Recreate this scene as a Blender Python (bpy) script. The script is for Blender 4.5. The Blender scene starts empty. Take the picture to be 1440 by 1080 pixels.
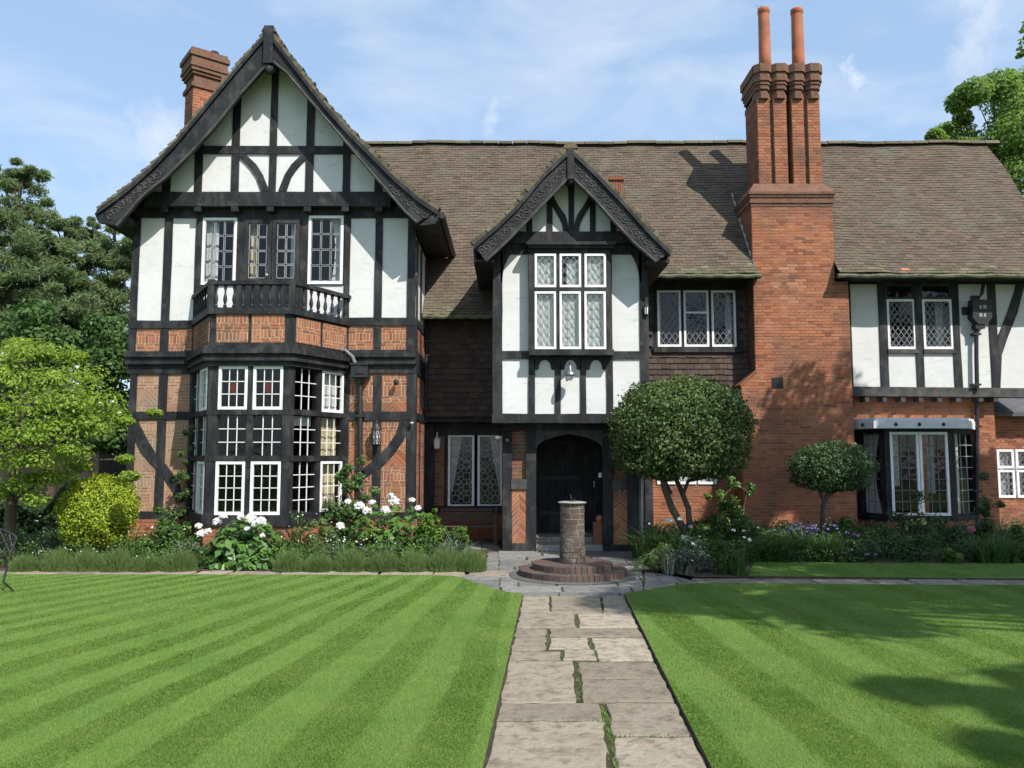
import bpy, math, random
import numpy as np
from mathutils import Vector
C = bpy.context.scene.collection
R = math.radians
random.seed(5)
RNG = np.random.default_rng(7)

# ---------------------------------------------------------------- camera, sky, sun, exposure
PITCH = R(5.1); EYE = 1.6; FPX = 1120.0
cam = bpy.data.objects.new("camera", bpy.data.cameras.new("camera")); C.objects.link(cam)
cam.location = (0, 0, EYE); cam.rotation_euler = (R(90) + PITCH, 0, 0)
cam.data.sensor_width = 36; cam.data.lens = 28.0; cam.data.clip_end = 2000
bpy.context.scene.camera = cam
SUN = Vector((0.75, -1.0, 1.35)).normalized()
w = bpy.data.worlds.new("World"); bpy.context.scene.world = w; w.use_nodes = True
wn = w.node_tree; wl = wn.links; bg = wn.nodes["Background"]; bg.inputs[1].default_value = 0.15
sky = wn.nodes.new("ShaderNodeTexSky"); sky.sky_type = 'NISHITA'; sky.sun_disc = False
sky.sun_elevation = math.asin(SUN.z); sky.sun_rotation = math.atan2(SUN.x, SUN.y)
sky.air_density = 1.0; sky.dust_density = 1.2; sky.ozone_density = 1.6
def _cloud():
    tc = wn.nodes.new("ShaderNodeTexCoord"); mp = wn.nodes.new("ShaderNodeMapping")
    mp.inputs['Scale'].default_value = (1.6, 1.6, 4.2); mp.inputs['Location'].default_value = (0.35, 0.1, 0.2)
    wl.new(tc.outputs['Generated'], mp.inputs[0])
    n = wn.nodes.new("ShaderNodeTexNoise"); n.inputs['Scale'].default_value = 2.2; n.inputs['Detail'].default_value = 9
    n.inputs['Roughness'].default_value = 0.56; n.inputs['Distortion'].default_value = 0.5
    wl.new(mp.outputs[0], n.inputs['Vector'])
    r = wn.nodes.new("ShaderNodeValToRGB"); r.color_ramp.elements[0].position = 0.44; r.color_ramp.elements[1].position = 0.74
    r.color_ramp.elements[0].color = (0, 0, 0, 1); r.color_ramp.elements[1].color = (0.6, 0.6, 0.6, 1)
    wl.new(n.outputs[0], r.inputs[0])
    m = wn.nodes.new("ShaderNodeMixRGB"); m.inputs[2].default_value = (3.7, 3.95, 4.3, 1)
    ml = wn.nodes.new("ShaderNodeMixRGB"); ml.inputs[0].default_value = .62; ml.inputs[2].default_value = (1.90, 2.72, 3.85, 1); wl.new(sky.outputs[0], ml.inputs[1])
    # small cumulus: billows kept to a few directions
    n2 = wn.nodes.new("ShaderNodeTexNoise"); n2.inputs['Scale'].default_value = 9; n2.inputs['Detail'].default_value = 8; n2.inputs['Roughness'].default_value = .6; wl.new(tc.outputs['Generated'], n2.inputs['Vector'])
    acc = r.outputs[0]
    n4 = wn.nodes.new("ShaderNodeTexNoise"); n4.inputs['Scale'].default_value = 11; n4.inputs['Detail'].default_value = 7; n4.inputs['Roughness'].default_value = .65; wl.new(tc.outputs['Generated'], n4.inputs['Vector'])
    ws = wn.nodes.new("ShaderNodeVectorMath"); ws.operation = 'MULTIPLY_ADD'; ws.inputs[1].default_value = (.22, .22, .16); ws.inputs[2].default_value = (-.11, -.11, -.08); wl.new(n4.outputs['Color'], ws.inputs[0])
    wv = wn.nodes.new("ShaderNodeVectorMath"); wl.new(tc.outputs['Generated'], wv.inputs[0]); wl.new(ws.outputs[0], wv.inputs[1])
    for (dx, dy, dz), rad in (((.458, .764, .446), .095), ((.372, .83, .415), .042), ((-.02, .90, .40), .07), ((-.37, .83, .33), .12), ((.30, .87, .33), .06)):
        d = Vector((dx, dy, dz)).normalized(); vd = wn.nodes.new("ShaderNodeVectorMath"); vd.operation = 'DISTANCE'; vd.inputs[1].default_value = d; wl.new(wv.outputs[0], vd.inputs[0])
        mr = wn.nodes.new("ShaderNodeMapRange"); mr.inputs[1].default_value = rad; mr.inputs[2].default_value = rad*.1; mr.inputs[3].default_value = -.45; mr.inputs[4].default_value = .30; wl.new(vd.outputs['Value'], mr.inputs[0])
        ad = wn.nodes.new("ShaderNodeMath"); wl.new(n2.outputs[0], ad.inputs[0]); wl.new(mr.outputs[0], ad.inputs[1])
        m2 = wn.nodes.new("ShaderNodeMapRange"); m2.inputs[1].default_value = .46; m2.inputs[2].default_value = .98; m2.inputs[4].default_value = .8; wl.new(ad.outputs[0], m2.inputs[0])
        mxm = wn.nodes.new("ShaderNodeMath"); mxm.operation = 'MAXIMUM'; wl.new(acc, mxm.inputs[0]); wl.new(m2.outputs[0], mxm.inputs[1]); acc = mxm.outputs[0]
    wl.new(acc, m.inputs[0]); wl.new(ml.outputs[0], m.inputs[1]); wl.new(m.outputs[0], bg.inputs[0])
_cloud()
sl = bpy.data.lights.new("sun", 'SUN'); sl.energy = 3.9; sl.angle = R(0.5); sl.color = (1.0, 0.955, 0.88)
so = bpy.data.objects.new("sun", sl); C.objects.link(so); so.rotation_euler = SUN.to_track_quat('Z', 'Y').to_euler()
vs = bpy.context.scene.view_settings; vs.view_transform = 'Standard'; vs.look = 'None'; vs.exposure = 0.70; vs.gamma = 1
bpy.context.scene.cycles.max_bounces = 6; bpy.context.scene.cycles.transparent_max_bounces = 12

# ---------------------------------------------------------------- pixel <-> place
_c, _s = math.cos(PITCH), math.sin(PITCH)
def ray(px, py):
    u = (px - 720) / FPX; v = (540 - py) / FPX
    return Vector((u, _c - v * _s, _s + v * _c))
def P(px, py, Y):
    d = ray(px, py); t = Y / d.y
    return Vector((d.x * t, Y, EYE + d.z * t))
def G(px, py, z=0.0):
    d = ray(px, py); t = (z - EYE) / d.z
    return Vector((d.x * t, d.y * t, z))

class Fr:                                   # a wall plane: u along the wall, z up, d out of the wall
    def __init__(s, o, u=(1, 0)):
        s.o = Vector((o[0], o[1], 0)); l = math.hypot(*u); s.u = Vector((u[0]/l, u[1]/l, 0)); s.n = Vector((s.u.y, -s.u.x, 0))
    def pt(s, u, z, d=0.0):
        q = s.o + s.u * u + s.n * d; return (q.x, q.y, z)
    def px(s, x, y, d=0.0):
        r = ray(x, y); e = Vector((0, 0, EYE)); oo = s.o + s.n * d
        t = (oo - e).dot(s.n) / r.dot(s.n); q = e + r * t
        return ((q - oo).dot(s.u), q.z)
    def rect(s, x0, y0, x1, y1, d=0.0):
        ym = (y0 + y1) / 2; xm = (x0 + x1) / 2
        return (s.px(x0, ym, d)[0], s.px(xm, y1, d)[1], s.px(x1, ym, d)[0], s.px(xm, y0, d)[1])
def rp(r): return [(r[0], r[1]), (r[2], r[1]), (r[2], r[3]), (r[0], r[3])]
def grow(r, a, b=None):
    b = a if b is None else b
    return (r[0]-a, r[1]-b, r[2]+a, r[3]+b)

class MB:
    def __init__(s): s.v = []; s.f = []; s.m = []
    def add(s, vs, fs, m=0):
        b = len(s.v); s.v += [tuple(x) for x in vs]; s.f += [tuple(b+i for i in f) for f in fs]; s.m += [m]*len(fs)
    def prism(s, F, poly, d0, d1, m=0, back=True):
        n = len(poly)
        if n < 3: return
        a = sum(poly[i][0]*poly[(i+1) % n][1]-poly[(i+1) % n][0]*poly[i][1] for i in range(n))
        if a < 0: poly = poly[::-1]
        vs = [F.pt(u, z, d1) for u, z in poly] + [F.pt(u, z, d0) for u, z in poly]
        fs = [tuple(range(n))] + ([tuple(range(2*n-1, n-1, -1))] if back else [])
        fs += [(i, n+i, n+(i+1) % n, (i+1) % n) for i in range(n)]
        s.add(vs, fs, m)
    def box(s, F, r, d0, d1, m=0): s.prism(F, rp(r), d0, d1, m)
    def wbox(s, x0, y0, z0, x1, y1, z1, m=0):
        vs = [(x, y, z) for z in (z0, z1) for y in (y0, y1) for x in (x0, x1)]
        s.add(vs, [(0, 2, 3, 1), (4, 5, 7, 6), (0, 1, 5, 4), (1, 3, 7, 5), (3, 2, 6, 7), (2, 0, 4, 6)], m)
    def tube(s, pts, rad, n=8, m=0, caps=True):
        pts = [Vector(p) for p in pts]
        if not hasattr(rad, '__len__'): rad = [rad]*len(pts)
        vs = []; fs = []
        for i, p in enumerate(pts):
            t = (pts[min(i+1, len(pts)-1)] - pts[max(i-1, 0)])
            if t.length < 1e-9: t = Vector((0, 0, 1))
            t.normalize(); a = Vector((0, 0, 1)) if abs(t.z) < 0.9 else Vector((1, 0, 0))
            x = t.cross(a).normalized(); y = t.cross(x)
            for k in range(n):
                q = 2*math.pi*k/n; vs.append(p + (x*math.cos(q) + y*math.sin(q))*rad[i])
        for i in range(len(pts)-1):
            for k in range(n):
                fs.append((i*n+k, i*n+(k+1) % n, (i+1)*n+(k+1) % n, (i+1)*n+k))
        if caps: fs += [tuple(range(n-1, -1, -1)), tuple((len(pts)-1)*n+k for k in range(n))]
        s.add(vs, fs, m)
    def lathe(s, c, prof, n=20, m=0):
        vs = []; fs = []
        for r, z in prof:
            for k in range(n):
                q = 2*math.pi*k/n; vs.append((c[0]+r*math.cos(q), c[1]+r*math.sin(q), c[2]+z))
        for i in range(len(prof)-1):
            for k in range(n):
                fs.append((i*n+k, i*n+(k+1) % n, (i+1)*n+(k+1) % n, (i+1)*n+k))
        fs += [tuple(range(n-1, -1, -1)), tuple((len(prof)-1)*n+k for k in range(n))]
        s.add(vs, fs, m)
    def ball(s, c, r, n=12, m=0, sz=1.0):
        s.lathe(c, [(max(r*math.sin(math.pi*i/8), .0005), -r*sz*math.cos(math.pi*i/8)) for i in range(9)], n, m)
    def build(s, name, mats, parent=None, smooth=False):
        me = bpy.data.meshes.new(name); me.from_pydata(s.v, [], s.f)
        mats = mats if isinstance(mats, (list, tuple)) else [mats]
        for m in mats: me.materials.append(m)
        if len(mats) > 1: me.polygons.foreach_set('material_index', s.m)
        if smooth: me.polygons.foreach_set('use_smooth', [True]*len(me.polygons))
        me.update()
        o = bpy.data.objects.new(name, me); C.objects.link(o)
        if parent: link(o, parent)
        return o
def wloc(p):
    v = Vector((0, 0, 0))
    while p: v += p.location; p = p.parent
    return v
def link(o, parent):
    o.parent = parent; o.location = o.location - wloc(parent)
def tag(o, label=None, cat=None, group=None, kind=None):
    if label: o['label'] = label
    if cat: o['category'] = cat
    if group: o['group'] = group
    if kind: o['kind'] = kind
    return o
def thing(name, loc, label, cat, group=None):
    o = bpy.data.objects.new(name, None); C.objects.link(o); o.location = loc; o.empty_display_size = .2
    return tag(o, label, cat, group)

def np_mesh(name, V, faces, mat, parent=None):
    """V (n,3); faces: list of (k,m) int arrays"""
    me = bpy.data.meshes.new(name); V = np.ascontiguousarray(V, dtype=np.float32)
    me.vertices.add(len(V)); me.vertices.foreach_set('co', V.ravel())
    li = np.concatenate([f.ravel() for f in faces]).astype(np.int32)
    tot = np.concatenate([np.full(len(f), f.shape[1]) for f in faces]).astype(np.int32)
    st = np.concatenate([[0], np.cumsum(tot)[:-1]]).astype(np.int32)
    me.loops.add(len(li)); me.loops.foreach_set('vertex_index', li)
    me.polygons.add(len(tot)); me.polygons.foreach_set('loop_start', st); me.polygons.foreach_set('loop_total', tot)
    me.materials.append(mat); me.update(calc_edges=True)
    o = bpy.data.objects.new(name, me); C.objects.link(o)
    if parent: link(o, parent)
    return o
def unit(a): return a / np.maximum(np.linalg.norm(a, axis=1, keepdims=True), 1e-9)
def leaves(name, Pt, Nn, size, mat, parent=None, aspect=0.5, fold=0.15):
    Pt = np.asarray(Pt); n = len(Pt); Nn = unit(Nn)
    size = np.broadcast_to(size, (n,))[:, None] * RNG.uniform(.7, 1.3, (n, 1))
    t = unit(np.cross(Nn, RNG.normal(size=(n, 3)))); b = np.cross(Nn, t)
    a0 = Pt - t*size*.5; a2 = Pt + t*size*.5 - Nn*size*fold
    a1 = Pt + b*size*aspect*.5 + Nn*size*fold; a3 = Pt - b*size*aspect*.5 + Nn*size*fold
    V = np.stack([a0, a1, a2, a3], 1).reshape(-1, 3)
    return np_mesh(name, V, [np.arange(n*4).reshape(n, 4)], mat, parent)
def blades(name, B, H, W, lean, mat, parent=None, curve=0.5):
    """curved strap leaves: base B (n,3), height H, width W, lean (n,2)"""
    B = np.asarray(B); n = len(B); H = np.broadcast_to(H, (n,))[:, None]; W = np.broadcast_to(W, (n,))[:, None]
    L = np.concatenate([lean, np.zeros((n, 1))], 1)
    a = RNG.uniform(0, 2*np.pi, n); s = np.stack([np.cos(a), np.sin(a), np.zeros(n)], 1)*W*.5
    up = np.array([[0, 0, 1.]])
    mid = B + up*H*.6 + L*H*.6*curve; tip = B + up*H*(1-.12*np.linalg.norm(L, axis=1, keepdims=True)) + L*H
    V = np.stack([B-s, B+s, mid+s*.8, mid-s*.8, tip], 1).reshape(-1, 3)
    i = np.arange(n)[:, None]*5
    return np_mesh(name, V, [i+np.array([[0, 1, 2, 3]]), i+np.array([[3, 2, 4]])], mat, parent)
def sph(n):
    return unit(RNG.normal(size=(n, 3)))

# ---------------------------------------------------------------- materials
def mat(name, stops, scale=4.0, rough=0.8, bump=0.0, bscale=30.0, island=0.0, detail=5, spec=0.3, stretch=(1, 1, 1), island_ramp=None,
        imix=.7, transl=0.0, metal=0.0, dist=0.02, moss=None, cracks=0):
    m = bpy.data.materials.new(name); m.use_nodes = True; t = m.node_tree; N = t.nodes; L = t.links; b = N["Principled BSDF"]
    b.inputs['Roughness'].default_value = rough; b.inputs['Specular IOR Level'].default_value = spec; b.inputs['Metallic'].default_value = metal
    tc = N.new("ShaderNodeTexCoord"); mp = N.new("ShaderNodeMapping"); mp.inputs['Scale'].default_value = stretch
    L.new(tc.outputs['Object'], mp.inputs[0])
    nz = N.new("ShaderNodeTexNoise"); nz.inputs['Scale'].default_value = scale; nz.inputs['Detail'].default_value = detail; nz.inputs['Roughness'].default_value = .62
    L.new(mp.outputs[0], nz.inputs['Vector'])
    def ramp(stops, lo, hi, interp='LINEAR'):
        r = N.new("ShaderNodeValToRGB"); r.color_ramp.interpolation = interp; e = r.color_ramp.elements
        while len(e) < len(stops): e.new(0.5)
        for i, c in enumerate(stops):
            e[i].position = lo + (hi-lo)*i/max(len(stops)-1, 1); e[i].color = (*c, 1)
        return r
    r = ramp(stops, .3, .7); L.new(nz.outputs[0], r.inputs[0]); col = r.outputs[0]
    if island_ramp or island:
        g = N.new("ShaderNodeNewGeometry")
    if island_ramp:
        r2 = ramp(island_ramp, 0, 1); L.new(g.outputs['Random Per Island'], r2.inputs[0])
        mx = N.new("ShaderNodeMixRGB"); mx.inputs[0].default_value = imix; L.new(col, mx.inputs[1]); L.new(r2.outputs[0], mx.inputs[2]); col = mx.outputs[0]
    if island:
        mr = N.new("ShaderNodeMapRange"); mr.inputs[3].default_value = 1-island; mr.inputs[4].default_value = 1+island
        L.new(g.outputs['Random Per Island'], mr.inputs[0])
        hs = N.new("ShaderNodeHueSaturation"); L.new(mr.outputs[0], hs.inputs['Value']); L.new(col, hs.inputs['Color']); col = hs.outputs[0]
    if moss:                                 # (colour, scale, low, high): patches of growth or grime with a shape of their own
        n3 = N.new("ShaderNodeTexNoise"); n3.inputs['Scale'].default_value = moss[1]; n3.inputs['Detail'].default_value = 6
        L.new(tc.outputs['Object'], n3.inputs['Vector'])
        mr3 = N.new("ShaderNodeMapRange"); mr3.inputs[1].default_value = moss[2]; mr3.inputs[2].default_value = moss[3]; L.new(n3.outputs[0], mr3.inputs[0])
        mx3 = N.new("ShaderNodeMixRGB"); mx3.inputs[2].default_value = (*moss[0], 1); L.new(mr3.outputs[0], mx3.inputs[0]); L.new(col, mx3.inputs[1]); col = mx3.outputs[0]
    if cracks:                               # hairline cracks and lap lines running across a render panel
        mpc = N.new("ShaderNodeMapping"); mpc.inputs['Scale'].default_value = (.45, .45, 2.6); L.new(tc.outputs['Object'], mpc.inputs[0])
        nc = N.new("ShaderNodeTexNoise"); nc.inputs['Scale'].default_value = 1.3; nc.inputs['Detail'].default_value = 3; L.new(mpc.outputs[0], nc.inputs['Vector'])
        prev = None
        for lv in (.44, .56):
            sb = N.new("ShaderNodeMath"); sb.operation = 'SUBTRACT'; sb.inputs[1].default_value = lv; L.new(nc.outputs[0], sb.inputs[0]); ab = N.new("ShaderNodeMath"); ab.operation = 'ABSOLUTE'; L.new(sb.outputs[0], ab.inputs[0])
            mc = N.new("ShaderNodeMapRange"); mc.inputs[1].default_value = 0; mc.inputs[2].default_value = .0055; mc.inputs[3].default_value = cracks; mc.inputs[4].default_value = 0; L.new(ab.outputs[0], mc.inputs[0])
            if prev is None: prev = mc.outputs[0]
            else:
                mm = N.new("ShaderNodeMath"); mm.operation = 'MAXIMUM'; L.new(prev, mm.inputs[0]); L.new(mc.outputs[0], mm.inputs[1]); prev = mm.outputs[0]
        mxc = N.new("ShaderNodeMixRGB"); mxc.inputs[2].default_value = (.30, .30, .28, 1); L.new(prev, mxc.inputs[0]); L.new(col, mxc.inputs[1]); col = mxc.outputs[0]
    L.new(col, b.inputs['Base Color'])
    if bump:
        n2 = N.new("ShaderNodeTexNoise"); n2.inputs['Scale'].default_value = bscale; n2.inputs['Detail'].default_value = 6; L.new(mp.outputs[0], n2.inputs['Vector'])
        bp = N.new("ShaderNodeBump"); bp.inputs['Strength'].default_value = bump; bp.inputs['Distance'].default_value = dist
        L.new(n2.outputs[0], bp.inputs['Height']); L.new(bp.outputs[0], b.inputs['Normal'])
    if transl:
        tr = N.new("ShaderNodeBsdfTranslucent"); L.new(col, tr.inputs[0]); ms = N.new("ShaderNodeMixShader"); ms.inputs[0].default_value = transl
        L.new(b.outputs[0], ms.inputs[1]); L.new(tr.outputs[0], ms.inputs[2]); L.new(ms.outputs[0], N["Material Output"].inputs[0])
    return m
def leafmat(name, cols, rough=.55, transl=.3, spec=.35):
    return mat(name, [cols[0], cols[-1], cols[len(cols)//2]], scale=1.1, rough=rough, island_ramp=cols, transl=transl, spec=spec)
M = {}
M['timber'] = mat('black_timber', [(.007, .0075, .009), (.016, .017, .019), (.050, .049, .048)], 5, .62, 1.0, 40, stretch=(1, 1, .35), moss=((.075, .073, .07), 4.5, .58, .85), dist=.006)
M['timber_grey'] = mat('weathered_timber', [(.03, .03, .03), (.10, .095, .09)], 6, .75, .6, 40, dist=.006)
M['plaster'] = mat('white_plaster', [(.57, .57, .555), (.625, .625, .615), (.65, .65, .64)], 1.3, .85, .22, 5, dist=.03, cracks=.38, moss=((.52, .515, .49), 2.6, .55, .9))
M['whitepaint'] = mat('white_paint', [(.72, .72, .71), (.82, .82, .81)], 8, .45, .1, 60, spec=.4)
BRK = [(.13, .055, .04), (.27, .095, .05), (.36, .125, .06), (.38, .15, .075), (.31, .13, .075), (.42, .19, .10), (.20, .08, .055)]
M['brick'] = mat('red_brick', [(.27, .10, .055), (.38, .145, .08)], 3, .9, .5, 70, island_ramp=BRK, dist=.006, moss=((.14, .075, .052), 1.3, .47, .75))
M['brick_dark'] = mat('weathered_brick', [(.17, .07, .045), (.30, .12, .07)], 4, .92, .6, 60, island_ramp=[(.10, .055, .04), (.22, .085, .05), (.30, .11, .06), (.18, .10, .065)], dist=.006, moss=((.10, .085, .055), 3, .48, .7))
M['brick_buff'] = mat('buff_brick', [(.34, .155, .085), (.41, .20, .115)], 5, .9, .4, 60, dist=.006, island=.15)
M['stonebrick'] = mat('mossy_brick', [(.07, .055, .046), (.13, .095, .074)], 7, .92, .7, 50, island_ramp=[(.048, .038, .033), (.095, .07, .057), (.125, .095, .076), (.07, .06, .052), (.10, .058, .045)], dist=.008, moss=((.20, .19, .155), 9, .54, .7))
M['brick_pale'] = mat('weathered_pale_brick', [(.30, .17, .11), (.42, .25, .165)], 3, .92, .5, 70, island_ramp=[(.22, .11, .075), (.34, .18, .115), (.42, .24, .155), (.36, .17, .10), (.30, .19, .14)], dist=.006, moss=((.27, .22, .16), 1.6, .45, .75))
M['mortar'] = mat('mortar', [(.40, .31, .20), (.52, .42, .29)], 8, .95, .4, 60, dist=.006)
M['mortar_mid'] = mat('tawny_mortar', [(.34, .20, .13), (.44, .29, .20)], 8, .95, .4, 60, dist=.006)
M['brick_sooty'] = mat('sooty_brick', [(.12, .065, .045), (.23, .115, .075)], 5, .95, .9, 30, dist=.02, moss=((.13, .095, .068), 5, .5, .7))
M['pewter'] = mat('pewter', [(.16, .16, .165), (.26, .26, .27)], 9, .35, spec=.5, metal=.6)
M['mortar_dark'] = mat('dark_mortar', [(.20, .16, .12), (.32, .27, .20)], 8, .95, .4, 60, dist=.006)
TIL = [(.060, .046, .034), (.098, .073, .054), (.128, .094, .068), (.09, .072, .055), (.14, .092, .066), (.112, .086, .064), (.075, .058, .045), (.155, .115, .084)]
M['tile'] = mat('clay_roof_tile', [(.068, .052, .038), (.13, .096, .07)], 1.2, .9, .5, 60, island_ramp=TIL, dist=.006, moss=((.115, .112, .078), 1.7, .5, .78))
M['tile_moss'] = mat('mossy_roof_tile', [(.065, .058, .04), (.12, .105, .07)], 6, .95, .8, 50, island_ramp=[(.055, .05, .034), (.12, .105, .066), (.17, .135, .09), (.10, .10, .05), (.20, .19, .145)], dist=.01)
M['tile_new'] = mat('new_clay_tile', [(.40, .14, .07), (.34, .16, .10)], 5, .85, island=.2)
M['tile_hung'] = mat('hung_clay_tile', [(.055, .038, .032), (.10, .068, .056)], 3, .85, .4, 50, island_ramp=[(.045, .032, .028), (.075, .052, .044), (.11, .075, .06), (.06, .045, .04)], dist=.005)
M['glass'] = None
M['lead'] = mat('lead_came', [(.24, .25, .26), (.36, .37, .38)], 20, .5, spec=.4)
M['leaddark'] = mat('dark_lead', [(.10, .10, .105), (.2, .2, .21)], 20, .5)
M['leadroof'] = mat('lead_sheet', [(.50, .51, .52), (.66, .67, .68)], 5, .6, .2, 20)
M['curtain'] = mat('net_curtain', [(.62, .63, .62), (.76, .76, .74)], 12, .9, transl=.25)
M['curtain_gold'] = mat('patterned_curtain', [(.50, .38, .20), (.66, .58, .42)], 9, .9, transl=.15)
M['curtain_red'] = mat('rust_curtain', [(.34, .09, .05), (.42, .14, .08)], 9, .9)
M['shield'] = mat('stained_glass', [(.06, .018, .015), (.10, .03, .02)], 9, .3)
M['inner'] = mat('dimmed_inner_wall', [(.035, .03, .027), (.06, .052, .046)], 2, .9)  # dimness of the interiors is put into this wall colour
M['iron'] = mat('black_iron', [(.012, .012, .013), (.03, .03, .032)], 20, .5, .3, 60, spec=.4, dist=.004)
M['terracotta'] = mat('terracotta', [(.36, .115, .06), (.43, .165, .09)], 5, .85, .2, 30, moss=((.22, .10, .07), 3, .5, .8))
M['stone'] = mat('grey_stone', [(.22, .21, .19), (.36, .34, .31)], 6, .9, .6, 30, dist=.01)
M['flag'] = mat('york_stone', [(.14, .115, .088), (.245, .205, .152), (.29, .25, .19), (.22, .185, .148)], 5.5, .9, 1.0, 26, island=.26, detail=12, dist=.012, moss=((.125, .118, .10), 13, .52, .74), spec=.2)
M['flag_grey'] = mat('grey_paving', [(.105, .105, .10), (.17, .17, .16), (.215, .205, .185), (.15, .15, .145)], 5.5, .9, 1.0, 26, island=.2, detail=12, dist=.012, moss=((.10, .10, .092), 13, .52, .74), spec=.2)
M['slate'] = mat('slate', [(.07, .07, .075), (.12, .12, .125)], 6, .7, .4, 20)
M['soil'] = mat('soil', [(.06, .045, .032), (.11, .085, .06)], 9, .95, .8, 40)
M['joint'] = mat('mossy_joint', [(.03, .026, .018), (.055, .055, .026), (.08, .068, .048)], 12, .95, .8, 60)
M['bench'] = mat('bench_wood', [(.06, .042, .032), (.12, .085, .062)], 8, .7, .4, 30, stretch=(.3, 1, 1), dist=.005)
M['bark'] = mat('bark', [(.06, .048, .036), (.14, .115, .085)], 9, .95, .9, 30, stretch=(1, 1, .3), dist=.02)
M['bulb'] = mat('lamp_glass', [(.7, .7, .66), (.82, .82, .78)], 5, .2, spec=.5)
M['steel'] = mat('galvanised', [(.45, .46, .47), (.6, .6, .62)], 8, .45, spec=.5)
M['lawn'] = mat('lawn_grass', [(.075, .145, .019), (.105, .18, .027), (.14, .205, .036)], 2.2, .9, .6, 120, dist=.02)
M['grass'] = mat('grass_blade', [(.088, .19, .026), (.138, .255, .046), (.205, .295, .066), (.115, .23, .038)], 1.5, .55, detail=9, island_ramp=[(.105, .21, .032), (.155, .272, .05), (.225, .325, .075), (.13, .24, .038)], imix=.42, transl=.4)
M['field'] = mat('rough_grass', [(.03, .06, .012), (.06, .10, .02)], .7, .95)
def glassmat():
    m = bpy.data.materials.new('window_glass'); m.use_nodes = True; t = m.node_tree; N = t.nodes; L = t.links; N.remove(N["Principled BSDF"])
    tr = N.new("ShaderNodeBsdfTransparent"); tr.inputs[0].default_value = (.90, .93, .92, 1); gl = N.new("ShaderNodeBsdfGlossy"); gl.inputs['Roughness'].default_value = .03
    lw_ = N.new("ShaderNodeLayerWeight"); lw_.inputs[0].default_value = .5; pw = N.new("ShaderNodeMath"); pw.operation = 'POWER'; pw.inputs[1].default_value = 4; L.new(lw_.outputs['Facing'], pw.inputs[0]); f = N.new("ShaderNodeMapRange"); f.inputs[3].default_value = .045; f.inputs[4].default_value = .85; L.new(pw.outputs[0], f.inputs[0]); mx = N.new("ShaderNodeMixShader")
    tc = N.new("ShaderNodeTexCoord"); nz = N.new("ShaderNodeTexNoise"); nz.inputs['Scale'].default_value = 5; L.new(tc.outputs['Object'], nz.inputs['Vector'])
    bp = N.new("ShaderNodeBump"); bp.inputs['Strength'].default_value = .25; bp.inputs['Distance'].default_value = .02; L.new(nz.outputs[0], bp.inputs['Height'])
    L.new(bp.outputs[0], gl.inputs['Normal'])
    L.new(f.outputs[0], mx.inputs[0]); L.new(tr.outputs[0], mx.inputs[1]); L.new(gl.outputs[0], mx.inputs[2]); L.new(mx.outputs[0], N["Material Output"].inputs[0])
    return m
M['glass'] = glassmat()

# ================================================================ THE HOUSE
house = thing('house', (0, 15.0, 0), 'large black and white timber framed house with red brick infill, tiled roofs and tall chimneys', 'house')
YW, YG, YB = 13.5, 13.36, 12.95            # wing wall, jettied gable, bargeboards
YBAY = 12.33
YPL, YPU, YPG, YPB = 13.5, 13.18, 13.14, 12.75   # porch: lower, upper storey, gable, bargeboards
YLR, YLW = 15.0, 15.3
YRR, YRB = 15.85, 16.0
YCH = 15.38
YRW, YRL = 15.75, 15.95
FW, FG, FB = Fr((0, YW)), Fr((0, YG)), Fr((0, YB))
FPL, FPU, FPG, FPB = Fr((0, YPL)), Fr((0, YPU)), Fr((0, YPG)), Fr((0, YPB))
FLR, FLW = Fr((0, YLR)), Fr((0, YLW))
FRR, FRB, FC = Fr((0, YRR)), Fr((0, YRB)), Fr((0, YCH))
FRW, FRL = Fr((0, YRW)), Fr((0, YRL))
WX1 = FW.px(584, 480)[0]; WX0 = FW.px(184, 480)[0]
FWS = Fr((WX1, YW), (0, 1))                # wing's right return wall

_tk = [0]
def wob(poly, a=.004, step=.35):
    out = []; n = len(poly)
    for i in range(n):
        p = poly[i]; q = poly[(i+1) % n]; l = math.hypot(q[0]-p[0], q[1]-p[1]); k = max(1, int(l/step))
        for j in range(k):
            f = j/k; out.append((p[0]+(q[0]-p[0])*f+random.uniform(-a, a), p[1]+(q[1]-p[1])*f+random.uniform(-a, a)))
    return out
def timber(F, poly, name='timber', d0=-.06, d1=.022, parent=None, m='timber', a=.004):
    _tk[0] = (_tk[0]+1) % 9; mb = MB(); mb.prism(F, wob(poly, a), d0, d1+_tk[0]*.0006)
    return mb.build(name, M[m], parent or house)
def beam(F, *r, **k): return timber(F, rp(F.rect(*r)), k.pop('name', 'timber_beam'), **k)
def post(F, *r, **k): return timber(F, rp(F.rect(*r)), k.pop('name', 'timber_post'), **k)
def band(F, a, b, **k):                    # curved member: two pixel edges
    return timber(F, [F.px(*p) for p in a] + [F.px(*p) for p in b[::-1]], k.pop('name', 'timber_brace'), a=.002, **k)
def plaster(F, rects, d=.0, polys=(), name='plaster_panel'):
    for r in rects:
        mb = MB(); mb.prism(F, rp(grow(F.rect(*r), .02)), d-.05, d); mb.build(name, M['plaster'], house)
    for p in polys:
        mb = MB(); mb.prism(F, [F.px(*q) for q in p], d-.05, d); mb.build(name, M['plaster'], house)

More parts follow.
